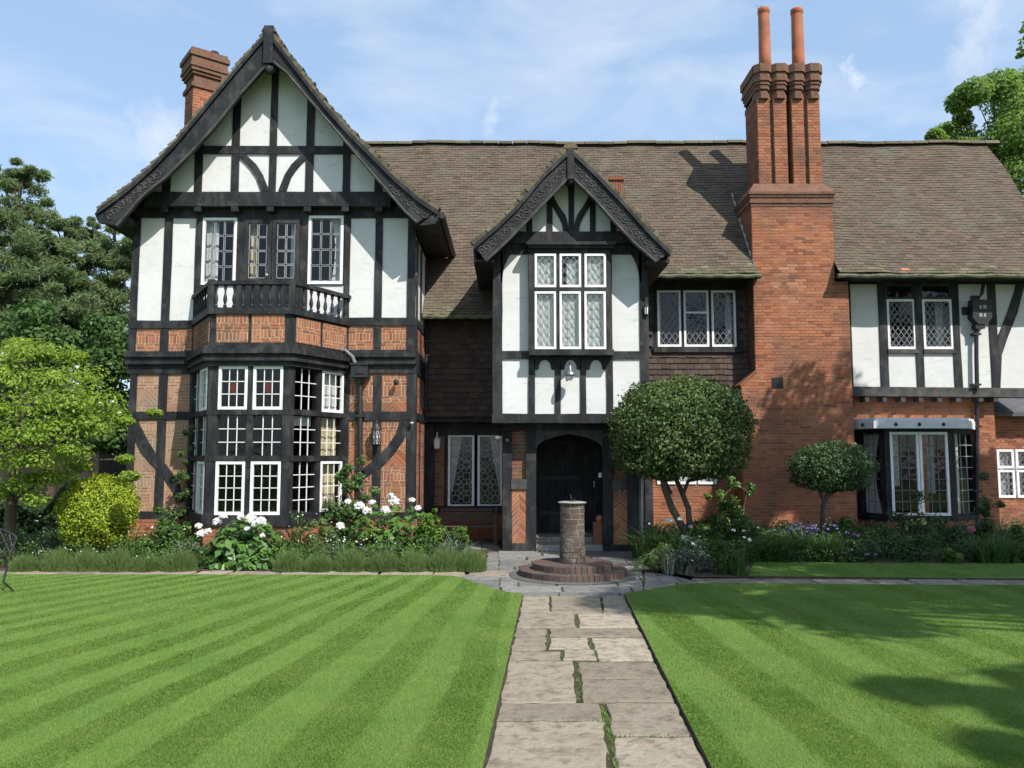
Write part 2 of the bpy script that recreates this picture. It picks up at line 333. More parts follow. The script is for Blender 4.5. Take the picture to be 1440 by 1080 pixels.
def clip(poly, cl):
    out = poly; n = len(cl)
    for i in range(n):
        a = cl[i]; b = cl[(i+1) % n]; inp = out; out = []
        if not inp: break
        def side(p): return (b[0]-a[0])*(p[1]-a[1]) - (b[1]-a[1])*(p[0]-a[0])
        for j in range(len(inp)):
            p = inp[j]; q = inp[(j+1) % len(inp)]; sp, sq = side(p), side(q)
            if sp >= 0: out.append(p)
            if (sp >= 0) != (sq >= 0):
                t = sp/(sp-sq); out.append((p[0]+(q[0]-p[0])*t, p[1]+(q[1]-p[1])*t))
    return out
def area(p): return abs(sum(p[i][0]*p[(i+1) % len(p)][1]-p[(i+1) % len(p)][0]*p[i][1] for i in range(len(p))))/2
def ccw(p):
    return p if sum(p[i][0]*p[(i+1) % len(p)][1]-p[(i+1) % len(p)][0]*p[i][1] for i in range(len(p))) > 0 else p[::-1]
def rowfill(u0, u1, z, h, w, j, off):
    u = u0 - off
    while u < u1:
        ww = w() if callable(w) else w
        yield (u+j/2, z+j/2, u+ww-j/2, z+h-j/2); u += ww
def bricks(F, poly, pattern='bond', d=0.0, mats=None, parent=None, name='brick_panel', H=.06, diaper=None, thick=.05):
    mats = mats or (('brick', 'mortar_mid') if pattern == 'bond' else ('brick', 'mortar')); poly = ccw(poly); us = [p[0] for p in poly]; zs = [p[1] for p in poly]; u0, u1, z0, z1 = min(us), max(us), min(zs), max(zs)
    mb = MB(); mb.prism(F, poly, d-thick, d, 1); fine = pattern in ('mix', 'fancy'); J = .014 if fine else .010; L = .22; H = .05 if fine else H
    todo = []
    if pattern == 'bond':
        k = int(z0/H)
        while k*H < z1:
            st = [L, L/2]; ii = [0]
            def w():
                ii[0] += 1; return st[ii[0] % 2]
            todo += [rp(r) for r in rowfill(math.floor(u0/.33)*.33-.33, u1, k*H, H, w, J, (k % 2)*.165)]; k += 1
    elif pattern == 'mix':
        z = z1; i = random.randint(0, 1)
        while z > z0:
            kind = i % 2
            if kind == 0:
                h = .125; z -= h; todo += [rp(r) for r in rowfill(u0, u1, z, h, .058, J, random.uniform(0, .06))]
            else:
                for _ in range(random.choice((2, 3))):
                    z -= H; todo += [rp(r) for r in rowfill(u0, u1, z, H, .15, J, random.uniform(0, .15))]
            i += 1
    elif pattern == 'fancy':
        z = z1; seq = ['s', 'v', 's', 'b', 's', 'h', 's', 'v', 's', 'b', 's', 'v']; i = random.randint(0, 3)
        while z > z0:
            k = seq[i % len(seq)]; i += 1
            if k == 's':
                for _ in range(2): z -= H; todo += [rp(r) for r in rowfill(u0, u1, z, H, .14, J, random.uniform(0, .14))]
            elif k == 'v':
                z -= .13; todo += [rp(r) for r in rowfill(u0, u1, z, .13, .058, J, 0)]
            elif k == 'b':
                z -= .18; u = u0; q = 0
                while u < u1:
                    if q % 2 == 0: todo += [rp((u+j*.06+J/2, z+J/2, u+j*.06+.06-J/2, z+.18-J/2)) for j in range(3)]
                    else: todo += [rp((u+J/2, z+j*.06+J/2, u+.18-J/2, z+j*.06+.06-J/2)) for j in range(3)]
                    u += .18; q += 1
            else:
                h = .3; z -= h; uc = (u0+u1)/2
                reg = [(u0, z+J/2), (u1, z+J/2), (u1, z+h-J/2), (u0, z+h-J/2)]
                for sgn in (-1, 1):
                    half = ccw([(uc, z+J/2), (uc+sgn*2, z+J/2), (uc+sgn*2, z+h-J/2), (uc, z+h-J/2)])
                    for q in range(-8, 12):
                        b0 = z + q*.085
                        pl = [(uc, b0+.37), (uc+sgn*.4, b0-.03), (uc+sgn*.4, b0+.043), (uc, b0+.443)]
                        todo.append(clip(ccw(pl), half))
    elif pattern == 'chevron':
        uc = (u0+u1)/2
        for sgn in (-1, 1):
            q = z0-.5
            while q < z1+.5:
                todo.append(ccw([(uc+sgn*.004, q), (uc+sgn*.4, q-.4), (uc+sgn*.4, q-.4+.066), (uc+sgn*.004, q+.066)])); q += .078
    for b in todo:
        if len(b) < 3: continue
        c = clip(ccw(b), poly)
        if len(c) >= 3 and area(c) > 3e-5:
            mi = 0
            if diaper:
                mu = sum(p[0] for p in c)/len(c); mz = sum(p[1] for p in c)/len(c); v = abs(mu-diaper[0])/diaper[2]+abs(mz-diaper[1])/diaper[3]
                if (.72 < v < 1.05) or v < .34: mi = 2
            mb.prism(F, c, d-.002, d+.006+random.uniform(-.002, .003), mi, back=False)
    return mb.build(name, [M[mats[0]], M[mats[1]], M['brick_buff']], parent or house)
def bpx(F, x0, y0, x1, y1, pattern='mix', **k): return bricks(F, rp(grow(F.rect(x0, y0, x1, y1), .015)), pattern, **k)

# ---- windows -------------------------------------------------------------------
def bars(mb, F, r, segs, w, d0, d1):
    cl = rp(r)
    for (a, b) in segs:
        dx, dz = b[0]-a[0], b[1]-a[1]; l = math.hypot(dx, dz); nx, nz = -dz/l*w/2, dx/l*w/2
        q = clip(ccw([(a[0]+nx, a[1]+nz), (b[0]+nx, b[1]+nz), (b[0]-nx, b[1]-nz), (a[0]-nx, a[1]-nz)]), cl)
        if len(q) >= 3: mb.prism(F, q, d0, d1)
def lattice(F, r, kind, d, parent, mt='lead', w=.009):
    u0, z0, u1, z1 = r; segs = []; mb = MB()
    if kind[0] == 'grid':
        n, k = kind[1], kind[2]
        segs += [((u0+(u1-u0)*i/n, z0), (u0+(u1-u0)*i/n, z1)) for i in range(1, n)]
        segs += [((u0, z0+(z1-z0)*i/k), (u1, z0+(z1-z0)*i/k)) for i in range(1, k)]
    elif kind[0] == 'diamond':
        s = kind[1]; sl = kind[2] if len(kind) > 2 else 1.5; H = (z1-z0); n = int((u1-u0+H/sl)/s)+2
        for i in range(-1, n):
            a = u0-H/sl+i*s; segs.append(((a, z0), (a+H/sl, z1))); segs.append(((a+H/sl, z0), (a, z1)))
    elif kind[0] == 'boxes':
        n, k = kind[1], kind[2]; g = .012
        for i in range(n):
            for j in range(k):
                a, b = u0+(u1-u0)*i/n+g, u0+(u1-u0)*(i+1)/n-g; c, e = z0+(z1-z0)*j/k+g, z0+(z1-z0)*(j+1)/k-g
                segs += [((a, c), (b, c)), ((b, c), (b, e)), ((b, e), (a, e)), ((a, e), (a, c))]
    elif kind[0] == 'rings':
        n, k = kind[1], kind[2]; cw, ch = (u1-u0)/n, (z1-z0)/k; rr = min(cw, ch)*.33
        for i in range(n):
            for j in range(k):
                cx, cz = u0+cw*(i+.5), z0+ch*(j+.5)
                pts = [(cx+rr*math.cos(q*math.pi/6), cz+rr*math.sin(q*math.pi/6)) for q in range(13)]
                segs += list(zip(pts[:-1], pts[1:]))
                segs += [((cx-cw/2, cz), (cx-rr, cz)), ((cx+rr, cz), (cx+cw/2, cz)), ((cx, cz+rr), (cx, cz+ch/2)), ((cx, cz-rr), (cx, cz-ch/2))]
                for sx in (-1, 1):
                    for sz in (-1, 1):
                        segs.append(((cx+sx*rr*.7, cz+sz*rr*.7), (cx+sx*cw/2, cz+sz*ch/2)))
    bars(mb, F, r, segs, w, d-.006, d+.006)
    if mb.v: return mb.build('leading', M[mt], parent)
def curtain(F, r, d, parent, mt='curtain', folds=None, swag=0.0, side=0):
    u0, z0, u1, z1 = r; n = max(10, int((u1-u0)/.02)); k = 8; V = []; f = []
    ph = random.uniform(0, 6)
    for j in range(k+1):
        fz = j/k
        for i in range(n+1):
            fu = i/n
            if swag:                         # tied-back or gathered: narrows towards one side
                wdt = 1 - swag*math.sin(math.pi*min(1, (1-fz)*1.0))*.9
                fu2 = fu*wdt if side == 0 else 1-(1-fu)*wdt
            else: fu2 = fu
            dd = .008*math.sin(fu*(u1-u0)*70+ph) + .006*math.sin(fu*(u1-u0)*37+ph*2+fz)
            V.append(F.pt(u0+(u1-u0)*fu2, z0+(z1-z0)*fz, d+dd))
    for j in range(k):
        for i in range(n):
            a = j*(n+1)+i; f.append((a, a+1, a+n+2, a+n+1))
    mb = MB(); mb.add(V, f); return mb.build('curtain', M[mt], parent, smooth=True)
def casement(F, r, d, parent, white=True, kind=('grid', 3, 4), fw=.042, lead='lead', lw=.007, m=None):
    u0, z0, u1, z1 = r; inn = (u0+fw, z0+fw*1.1, u1-fw, z1-fw)
    mb = MB()
    for q in ((u0, z0, u1, inn[1]), (u0, inn[3], u1, z1), (u0, inn[1], inn[0], inn[3]), (inn[2], inn[1], u1, inn[3])):
        mb.box(F, q, d-.045, d)
    mb.build('casement', M[m or ('whitepaint' if white else 'timber')], parent)
    g = MB(); g.add([F.pt(u_, z_, d-.026) for u_, z_ in rp(grow(inn, .006))], [(0, 1, 2, 3)]); g.build('pane', M['glass'], parent)
    if kind: lattice(F, inn, kind, d-.019, parent, lead, lw)
    return inn
def window(F, r, d=0.0, fr=.05, depth=.09, mt='timber', name='window'):
    """dark sub-frame round an opening; returns the part"""
    u0, z0, u1, z1 = r; mb = MB()
    for q in ((u0-fr, z0-fr, u1+fr, z0), (u0-fr, z1, u1+fr, z1+fr), (u0-fr, z0, u0, z1), (u1, z0, u1+fr, z1)):
        mb.box(F, q, d-depth, d)
    return mb.build(name, M[mt], house)

# ---------------------------------------------------------------- wing, ground and first floor
for x in ((190, 229.5),): pass
for r in ((194, 306, 231, 454), (238, 306, 274, 454), (491, 301, 528, 450), (536, 301, 574, 450), (284, 402, 333, 448), (433, 400, 484, 448)):
    plaster(FW, [r])
for r in ((191, 461, 224, 496), (234, 461, 269, 496), (491, 457, 525, 493), (537, 457, 571.5, 493)): bpx(FW, *r)
for r in ((188, 525, 222, 580), (232, 525, 267, 580)): bpx(FW, *r, pattern='fancy', mats=('brick_pale', 'mortar'))
for r in ((185, 589, 220, 720), (230, 589, 266, 720)): bpx(FW, *r, pattern='fancy', mats=('brick_pale', 'mortar'))
for r in ( (490, 524, 525, 580), (536, 524, 572, 580)): bpx(FW, *r, pattern='fancy')
for r in ((489, 590, 525, 722), (536, 590, 572, 722)): bpx(FW, *r, pattern='fancy')
# posts
WZ = lambda y: FW.px(500, y)[1]
for x0, x1, y0, y1 in ((184.5, 195, 300, 496), (229, 240.5, 304, 496), (273.5, 285, 304, 496), (484, 492, 300, 494), (527, 537.5, 300, 494), (573, 584.5, 298, 494),
                       (180, 190, 514, 728), (221, 233, 524, 728), (265, 276, 514, 728), (482, 490.5, 514, 728), (524.5, 536, 514, 728), (572, 584.5, 512, 728),
                       (333, 342, 304, 448), (423, 433, 304, 448)):
    post(FW, x0, y0, x1, y1)
for x0, y0, x1, y1 in ((184, 451, 284, 462), (484, 447, 584, 458), (181, 579, 276, 590), (482, 579, 584, 591), (178, 719, 272, 730), (484, 720, 584, 731), (188, 291, 584, 307)):
    beam(FW, x0, y0, x1, y1, d1=.03)
beam(FW, 181, 494, 278, 526, d1=.034); beam(FW, 482, 492, 584, 525, d1=.034)
for x0, x1 in ((179, 280), (478, 586)):     # moulded gutter-like string courses
    mb = MB()
    for (y0, y1, d) in ((497, 503, .12), (503, 509, .075), (509, 513, .10)):
        mb.box(FW, FW.rect(x0, y0, x1, y1), .03, d)
    mb.build('string_course', M['timber'], house)
band(FW, [(194, 590), (200, 603), (210, 622), (219, 637), (234, 653), (252, 677), (258, 705)], [(186, 603), (190, 615), (199, 634), (212, 650), (229, 667), (244, 690), (249, 708)], d1=.028)
band(FW, [(564, 588), (557, 610), (544, 629), (536, 637), (522, 650), (509, 660)], [(576, 600), (569, 617), (557, 635), (544, 650), (536, 656), (522, 665), (509, 674)], d1=.028)
for x0, x1 in ((180, 284), (482, 586)):
    r = FW.rect(x0, 730, x1, 770); bricks(FW, [(r[0], -.05), (r[2], -.05), (r[2], r[3]), (r[0], r[3])], 'bond', d=.03, name='plinth')
# first floor windows beside the balcony door
for (x0, y0, x1, y1, cs) in ((285, 307, 333, 401, 0), (434, 304, 483, 400, 1)):
    r = FW.rect(x0, y0, x1, y1); wp = window(FW, r, .02, .012)
    casement(FW, r, .035, wp, True, ('boxes', 3, 4), .045, lw=.008)
    W_ = r[2]-r[0]
    if cs == 0: curtain(FW, (r[0]+.03, r[1]+.03, r[0]+W_*.40, r[3]-.03), -.10, wp)
    else: curtain(FW, (r[0]+W_*.62, r[1]+.03, r[2]-.03, r[3]-.03), -.10, wp, swag=.35, side=1)
# balcony door: two black glazed leaves
wp = window(FW, FW.rect(344, 309, 422, 440), .03, .03, name='balcony_door')
for i, (x0, x1) in enumerate(((344, 382.5), (383.5, 422))):
    r = FW.rect(x0, 309, x1, 440); rz = FW.rect(x0, 309, x1, 399)
    casement(FW, rz, .045, wp, False, ('boxes', 2, 4), .075, lw=.010)
    mb = MB(); mb.box(FW, (r[0], r[1], r[2], rz[1]), -.02, .04); mb.build('door_panel', M['timber'], wp)
    W_ = r[2]-r[0]
    curtain(FW, (rz[0]+.07, rz[1], rz[0]+W_*.38, rz[3]-.03) if i == 0 else (rz[2]-W_*.40, rz[1], rz[2]-.07, rz[3]-.03), -.10, wp, 'curtain_gold' if i == 0 else 'curtain')
mb = MB(); mb.ball(FW.pt(*FW.px(377, 388), .07), .022); mb.build('handle', M['steel'], wp, True)
# right return of the wing
zs = {k: FW.px(580, y)[1] for k, y in dict(top=300, a=447, b=457, c=493, d=525, e=580, f=590, g=721, h=731).items()}
mb = MB(); mb.box(FWS, (.0, zs['b'], 1.52, 5.35), -.05, 0); mb.build('plaster_panel', M['plaster'], house)
for a, b in (('b', 'c'), ('d', 'e'), ('f', 'g')): bricks(FWS, rp((.1, zs[b] if zs[b] < zs[a] else zs[a], 1.5, max(zs[a], zs[b]))), 'mix', d=.002)
for u in (0.0, .62, 1.38): timber(FWS, rp((u, zs['h'], u+.12, 5.3)), 'timber_post', d0=-.04)
for a, b in (('a', 'b'), ('c', 'd'), ('e', 'f'), ('g', 'h')): timber(FWS, rp((0.02, zs[b], 1.5, zs[a])), 'timber_beam', d0=-.04, d1=.026)
bricks(FWS, rp((0, -.05, 1.5, zs['h'])), 'bond', d=.02, name='plinth')

# ---------------------------------------------------------------- gable of the wing
AP = FG.px(381, 66)
tri = [FG.px(*p) for p in ((378, 62), (335, 118), (285, 178), (240, 226), (205, 262), (205, 275), (548, 275), (548, 262), (510, 215), (470, 165), (430, 118), (384, 62))]
mb = MB(); mb.prism(FG, tri, -.05, 0); mb.build('plaster_panel', M['plaster'], house)
for x0, x1, y0, y1 in ((381, 390.5, 70, 272), (327.5, 338, 112, 272), (431.5, 442, 116, 272), (274.5, 285.5, 190, 272), (482.5, 493, 185, 272), (229, 240.5, 235, 272), (527, 537.5, 240, 272)):
    post(FG, x0, y0, x1, y1)
beam(FG, 268, 206, 500, 217, d1=.03); beam(FG, 205, 271, 550, 291, d0=-.2, d1=.05)
band(FG, [(343, 216), (352, 223), (361, 232), (370, 246), (379, 269)], [(334, 219), (345, 229), (353, 238), (361, 250), (368, 270)], d1=.026)
band(FG, [(428, 216), (419, 223), (410, 232), (401, 246), (392, 269)], [(437, 219), (426, 229), (418, 238), (410, 250), (403, 270)], d1=.026)
for x in (232, 279, 331, 381, 433, 486, 533):
    beam(FG, x-5, 290, x+5, 298, d0=-.12, d1=.045, name='joist_end')
# carved bargeboards
def scroll(mb, F, path, off, sz, step, d, s0=0, s1=1e9):
    """carved running scroll of raised spirals along a path"""
    acc = 0; sgn = 1
    for (a, b) in zip(path[:-1], path[1:]):
        l = math.hypot(b[0]-a[0], b[1]-a[1]); k = 0
        n = max(1, int(round(l/step)))
        for k in range(n):
            f = (k+.5)/n; s = acc+l*f
            if s0 <= s <= s1:
                cx, cz = a[0]+(b[0]-a[0])*f+off[0], a[1]+(b[1]-a[1])*f+off[1]
                pts = [F.pt(cx+sgn*sz*(.15+.85*q/14)*math.cos(q*.62+s*3), cz+sz*(.15+.85*q/14)*math.sin(q*.62+s*3), d) for q in range(15)]
                mb.tube(pts, .011, 4); sgn = -sgn
        acc += l
def barge(F, top, bot, d1=.05, carve=None, sz=.075):
    T = [F.px(*p) for p in top]; B = [F.px(*p) for p in bot]
    mb = MB(); mb.prism(F, T+B[::-1], -.03, d1)
    o = mb.build('bargeboard', M['timber'], house)
    mb = MB()
    for q, nm in ((B, -1),):                 # moulded lower edge
        mb.tube([F.pt(u, z+.015, d1) for u, z in q], .022, 6)
    mid = []
    for i in range(len(T)):
        mid.append(((T[i][0]+B[min(i, len(B)-1)][0])/2, (T[i][1]+B[min(i, len(B)-1)][1])/2))
    if carve:
        scroll(mb, F, mid[::-1], (0, 0), sz, sz*1.35, d1+.002, 0, carve)
    mb.build('carving', M['timber_grey'], o)
    mb = MB(); mb.prism(F, [(a[0], a[1]+.0) for a in T]+[(a[0], a[1]-.085) for a in T[::-1]], d1, d1+.045); mb.build('moulding', M['timber'], o)
    return o
WLT = [(378, 48), (330, 104), (290, 153), (250, 201), (215, 237), (180, 268), (140, 297)]
WLB = [(378, 92), (338, 137), (303, 181), (266, 221), (237, 250), (200, 280), (166, 320)]
WRT = [(380, 48), (422, 102), (459, 150), (495, 190), (526, 221), (557, 252), (591, 281), (616, 297)]
WRB = [(380, 86), (405, 106), (432, 139), (470, 182), (505, 224), (540, 265), (570, 300), (586, 315)]
barge(FB, WLT, WLB, carve=1.1, sz=.085); barge(FB, WRT, WRB, carve=.9, sz=.085)
for T_, e in (((140, 297), -1), ((616, 297), 1)):
    q = FB.px(*T_); mb = MB(); z0 = q[1]-.26
    mb.prism(FB, [(q[0], q[1]), (q[0]+e*.05, q[1]-.06), (q[0]-e*.02, z0+.05), (q[0]-e*.32, z0)] if e < 0 else [(q[0], q[1]), (q[0]+.04, q[1]-.08), (q[0]-.04, z0+.03), (q[0]-.30, z0)], -.03, .06)
    mb.build('bargeboard_foot', M['timber'], house)
mb = MB(); mb.box(FB, FB.rect(373, 40, 386, 92), -.3, .10); mb.ball(FB.pt(*FB.px(379.5, 99), .02), .075, sz=1.15); mb.build('gable_finial', M['timber'], house)
mb = MB(); mb.box(FG, FG.rect(374, 60, 386, 110), 0, .25); 
# purlin ends and soffits joining bargeboards to wall
for side in (-1, 1):
    T = [FB.px(*p) for p in (WLT if side < 0 else WRT)]
    sb = MB()
    for a, b in zip(T[:-1], T[1:]):
        sb.add([(a[0], YB, a[1]-.03), (b[0], YB, b[1]-.03), (b[0], YG+1.2, b[1]-.03), (a[0], YG+1.2, a[1]-.03)], [(0, 1, 2, 3)])
    sb.build('soffit', M['timber'], house)
# eave soffit running back along each side of the wing
q = FB.px(616, 297); qi = FB.px(586, 315)
mb = MB(); mb.wbox(WX1-.05, YB, q[1]-.16, q[0]+.02, 15.4, q[1]-.03); mb.build('soffit', M['timber'], house)
mb = MB(); mb.tube([(q[0]+.06, YB-.02, q[1]-.07), (q[0]+.06, 15.6, q[1]-.09)], .06, 8); mb.build('gutter', M['iron'], house)
q2 = FB.px(140, 297); mb = MB(); mb.wbox(q2[0]-.02, YB, q2[1]-.16, WX0+.05, 15.4, q2[1]-.03); mb.build('soffit', M['timber'], house)

# ---------------------------------------------------------------- canted bay of the wing
SB = 1.0
bl = FW.px(271, 500)[0]; br = FW.px(489, 500)[0]
FBF = Fr((0, YBAY)); fl = FBF.px(293, 560)[0]; fr_ = FBF.px(408, 560)[0]
PLAN = [(bl, YW), (fl, YBAY), (fr_, YBAY), (br, YW)]
def planoff(o):                              # outline of the bay pushed outward by o
    l = Vector((fl-bl, YBAY-YW)).normalized(); r = Vector((br-fr_, YW-YBAY)).normalized()
    tl = math.tan(math.atan2(abs(l.y), abs(l.x))/2); tr = math.tan(math.atan2(abs(r.y), abs(r.x))/2)
    return [(bl-o*1.15, YW), (fl-o*tl, YBAY-o), (fr_+o*tr, YBAY-o), (br+o*1.15, YW)]
def layer(mb, o, z0, z1, inner=None, m=0):
    pl = planoff(o); n = 4; vs = [(x, y, z) for z in (z0, z1) for x, y in pl]
    mb.add(vs, [(3, 2, 1, 0), (4, 5, 6, 7), (0, 1, 5, 4), (1, 2, 6, 5), (2, 3, 7, 6)], m)
FBL = Fr((bl, YW), (fl-bl, YBAY-YW)); LL = math.hypot(fl-bl, YBAY-YW)
FBR = Fr((fr_, YBAY), (br-fr_, YW-YBAY)); LR = math.hypot(br-fr_, YW-YBAY)
zf = {k: FBF.px(350, y)[1] for k, y in dict(rail=398, bal0=404, bal1=433, base=442, pb=482, band=515, w1=576, w2=583, w3=642, w4=649, w5=724, sill=740).items()}
# ground-floor stage: sill, transoms, posts
mb = MB(); layer(mb, .05, zf['sill'], zf['w5']); mb.build('bay_sill', M['timber'], house)
mb = MB(); layer(mb, 0, -.05, zf['sill']-.005); 
for F, L in ((FBL, LL), (FBF, None), (FBR, LR)):
    u0, u1 = (fl, fr_) if L is None else (0, L)
    bricks(F, rp((u0, -.05, u1, zf['sill'])), 'bond', d=.006, name='plinth')
mb = MB()
for o, y0, y1 in ((.05, 515, 508), (.10, 508, 503.5), (.075, 503.5, 498), (.14, 498, 491), (.10, 491, 486), (.04, 486, 482)):
    layer(mb, o, FBF.px(350, y0)[1], FBF.px(350, y1)[1]-.001)
mb.build('bay_cornice', M['timber'], house)
bay = []
def faceposts(F, us, z0, z1, w=.0):
    for a, b in us: timber(F, rp((a, z0, b, z1)), 'bay_post', d0=-.10, d1=.0)
def pxu(F, x, y): return F.px(x, y)[0]
# front face
fu = lambda x, y=600: FBF.px(x, y)[0]
faceposts(FBF, ((fl, fu(305.5)), (fu(346.5), fu(354.5)), (fu(396.5), fr_)), zf['w5'], zf['band'])
for a, b in (('w2', 'w1'), ('w4', 'w3')):
    timber(FBF, rp((fl+.02, zf[b] if zf[b] < zf[a] else zf[a], fr_-.02, max(zf[a], zf[b]))), 'bay_transom', d0=-.09, d1=.012)
RW_ = (('w1', 'band', True, 3), ('w3', 'w2', False, 3), ('w5', 'w4', True, 4))
for i, (x0, x1) in enumerate(((305.5, 346.5), (354.5, 396.5))):
    for (b, t, wh, rows) in RW_:
        r = (fu(x0), zf[b], fu(x1), zf[t]); wp = window(FBF, r, -.03, .004)
        casement(FBF, r, .012 if wh else -.015, wp, wh, ('grid', 3, rows), .042 if wh else .014, 'whitepaint', .012)
        if b == 'w1':                        # small painted shield in the leaded top light
            um = (r[0]+r[2])/2; zm = (r[1]+r[3])/2
            mb = MB(); s = .07; mb.prism(FBF, [(um-s, zm+s*1.2), (um+s, zm+s*1.2), (um+s, zm-s*.3), (um, zm-s*1.4), (um-s, zm-s*.3)], -.02, -.012); mb.build('stained_shield', M['shield'], wp)
# right and left canted faces
zr = lambda u, y: None
for F, L, vis in ((FBR, LR, True), (FBL, LL, False)):
    g = .10; mid = L*.5
    faceposts(F, ((.0, g), (mid-.045, mid+.045), (L-g, L)), zf['w5'], zf['band'])
    for a, b in (('w2', 'w1'), ('w4', 'w3')):
        timber(F, rp((.02, min(zf[a], zf[b]), L-.02, max(zf[a], zf[b]))), 'bay_transom', d0=-.09, d1=.012)
    for i, (a, c) in enumerate(((g, mid-.045), (mid+.045, L-g))):
        for (b, t, wh0, rows) in RW_:
            wh = wh0 and ((i == 1) if vis else (i == 1))
            r = (a, zf[b], c, zf[t]); wp = window(F, r, -.03, .004)
            casement(F, r, .012 if wh else -.015, wp, wh, ('grid', 3, rows), .042 if wh else .014, 'whitepaint', .012)
            if vis and i == 1: curtain(F, (r[0]+.02, r[1]+.01, r[2]-.02, r[3]-.01), -.13, wp, 'curtain_gold' if b != 'w1' else 'curtain')
            if vis and i == 0 and b == 'w3': curtain(F, (r[0]+.02, r[3]-.16, r[2]-.02, r[3]-.01), -.13, wp)
# white flowers on the sill inside
mb = MB(); 
# upper stage: brick panels under the balcony
timber(FBF, rp((fl, zf['pb']-.01, fr_, zf['base']+.06)), 'bay_wall', d0=-.1, d1=.0)
for x0, x1 in ((306, 348), (355.5, 399)): bpx(FBF, x0, 444, x1, 480.5, d=.012)
for F, L in ((FBR, LR), (FBL, LL)):
    timber(F, rp((0, zf['pb']-.01, L, zf['base']+.06)), 'bay_wall', d0=-.1, d1=.0)
    m_ = L/2
    for a, b in ((.09, m_-.03), (m_+.03, L-.06)):
        bricks(F, rp((a, FBF.px(350, 480.5)[1], b, FBF.px(350, 445)[1])), 'mix', d=.012)
mb = MB(); layer(mb, .05, zf['base'], zf['bal1']); balc = mb.build('balcony', M['timber'], house)
mb = MB()
for a, b in zip(planoff(.0)[:-1], planoff(.0)[1:]):
    a = Vector((*a, zf['rail']-.03)); b = Vector((*b, zf['rail']-.03)); dv = (b-a).normalized(); n = Vector((dv.y, -dv.x, 0))*.055
    for z0, z1 in ((0, .05),):
        vs = [a+n, b+n, b-n, a-n]; mb.add([(*v.xy, v.z) for v in vs]+[(*v.xy, v.z+.06) for v in vs], [(3, 2, 1, 0), (4, 5, 6, 7), (0, 1, 5, 4), (1, 2, 6, 5), (2, 3, 7, 6), (3, 0, 4, 7)])
mb.build('handrail', M['timber'], balc)
zb0, zb1 = zf['bal1'], zf['rail']-.03
prof = lambda h: [(.030, 0), (.030, h*.12), (.016, h*.15), (.022, h*.2), (.034, h*.36), (.026, h*.52), (.014, h*.66), (.018, h*.8), (.028, h*.85), (.028, h)]
pl = planoff(.0)
for (a, b), n in zip(zip(pl[:-1], pl[1:]), (7, 9, 8)):
    for i in range(n):
        f = (i+.5)/n if n != 9 else (i+.5)/n
        mb = MB(); mb.lathe((a[0]+(b[0]-a[0])*f, a[1]+(b[1]-a[1])*f, zb0), prof(zb1-zb0), 8); mb.build('baluster', M['timber'], balc, True)
for x, y in (pl[1], pl[2]):
    mb = MB(); mb.wbox(x-.05, y-.05, zb0, x+.05, y+.05, zf['rail']+.05); mb.build('newel', M['timber'], balc)
# inner rooms
mb = MB()
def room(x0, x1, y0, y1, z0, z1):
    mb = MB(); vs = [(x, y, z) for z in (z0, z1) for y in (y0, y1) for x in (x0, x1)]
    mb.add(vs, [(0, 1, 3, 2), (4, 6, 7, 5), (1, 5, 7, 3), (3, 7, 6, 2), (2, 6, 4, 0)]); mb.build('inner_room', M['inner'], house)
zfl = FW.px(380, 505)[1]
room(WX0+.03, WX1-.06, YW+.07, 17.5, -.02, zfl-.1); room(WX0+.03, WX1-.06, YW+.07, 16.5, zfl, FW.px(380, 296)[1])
mb = MB(); layer(mb, -.12, zf['pb'], zf['bal1']-.01); mb.build('bay_floor', M['inner'], house)

# ---------------------------------------------------------------- porch: upper storey
PX0 = FPU.px(694, 470)[0]; PX1 = FPU.px(911, 470)[0]
for r in ((705, 356, 744, 496), (861, 356, 900, 496), (706, 504, 743, 584), (861, 504, 900, 584)): plaster(FPU, [r])
for r in ((750, 505, 782, 584), (786, 505, 818, 584), (822, 505, 853, 584)): plaster(FPU, [r])
for x0, x1, y0, y1 in ((693, 706.5, 350, 586), (899.5, 912, 350, 586), (743, 752, 348, 584), (852, 861, 348, 584), (780, 788.5, 496, 584), (816, 824, 496, 584)):
    post(FPU, x0, y0, x1, y1)
beam(FPU, 694, 340, 911, 358, d1=.012); beam(FPU, 694, 494, 911, 505, d1=.026); beam(FPU, 692, 582, 913, 595, d0=-.25, d1=.05)
# arched corner braces and arched heads
def arch_corner(F, pts, **k): return timber(F, [F.px(*p) for p in pts], 'timber_brace', a=.001, **k)
arch_corner(FPU, [(704, 356), (719, 356), (714, 364), (710, 373), (707.5, 384), (706, 398), (704, 398)])
arch_corner(FPU, [(902, 356), (886, 356), (891, 364), (895, 373), (898, 384), (900, 398), (902, 398)])
for x0, x1 in ((752, 780), (788.5, 816), (824, 852)):
    xm = (x0+x1)/2; hw = (x1-x0)/2
    top = [(x0-1, 503), (x1+1, 503), (x1+1, 519), (x1-4, 519)]
    arc = [(xm+(hw-5)*math.cos(q*math.pi/8), 519-13*math.sin(q*math.pi/8)) for q in range(9)]
    a1 = [(x0-1, 503), (xm, 503)] + arc[4:] + [(x0+3.5, 520), (x0-1, 520)]
    a2 = [(xm, 503), (x1+1, 503), (x1+1, 520), (x1-3.5, 520)] + arc[:5]
    arch_corner(FPU, a1); arch_corner(FPU, a2)
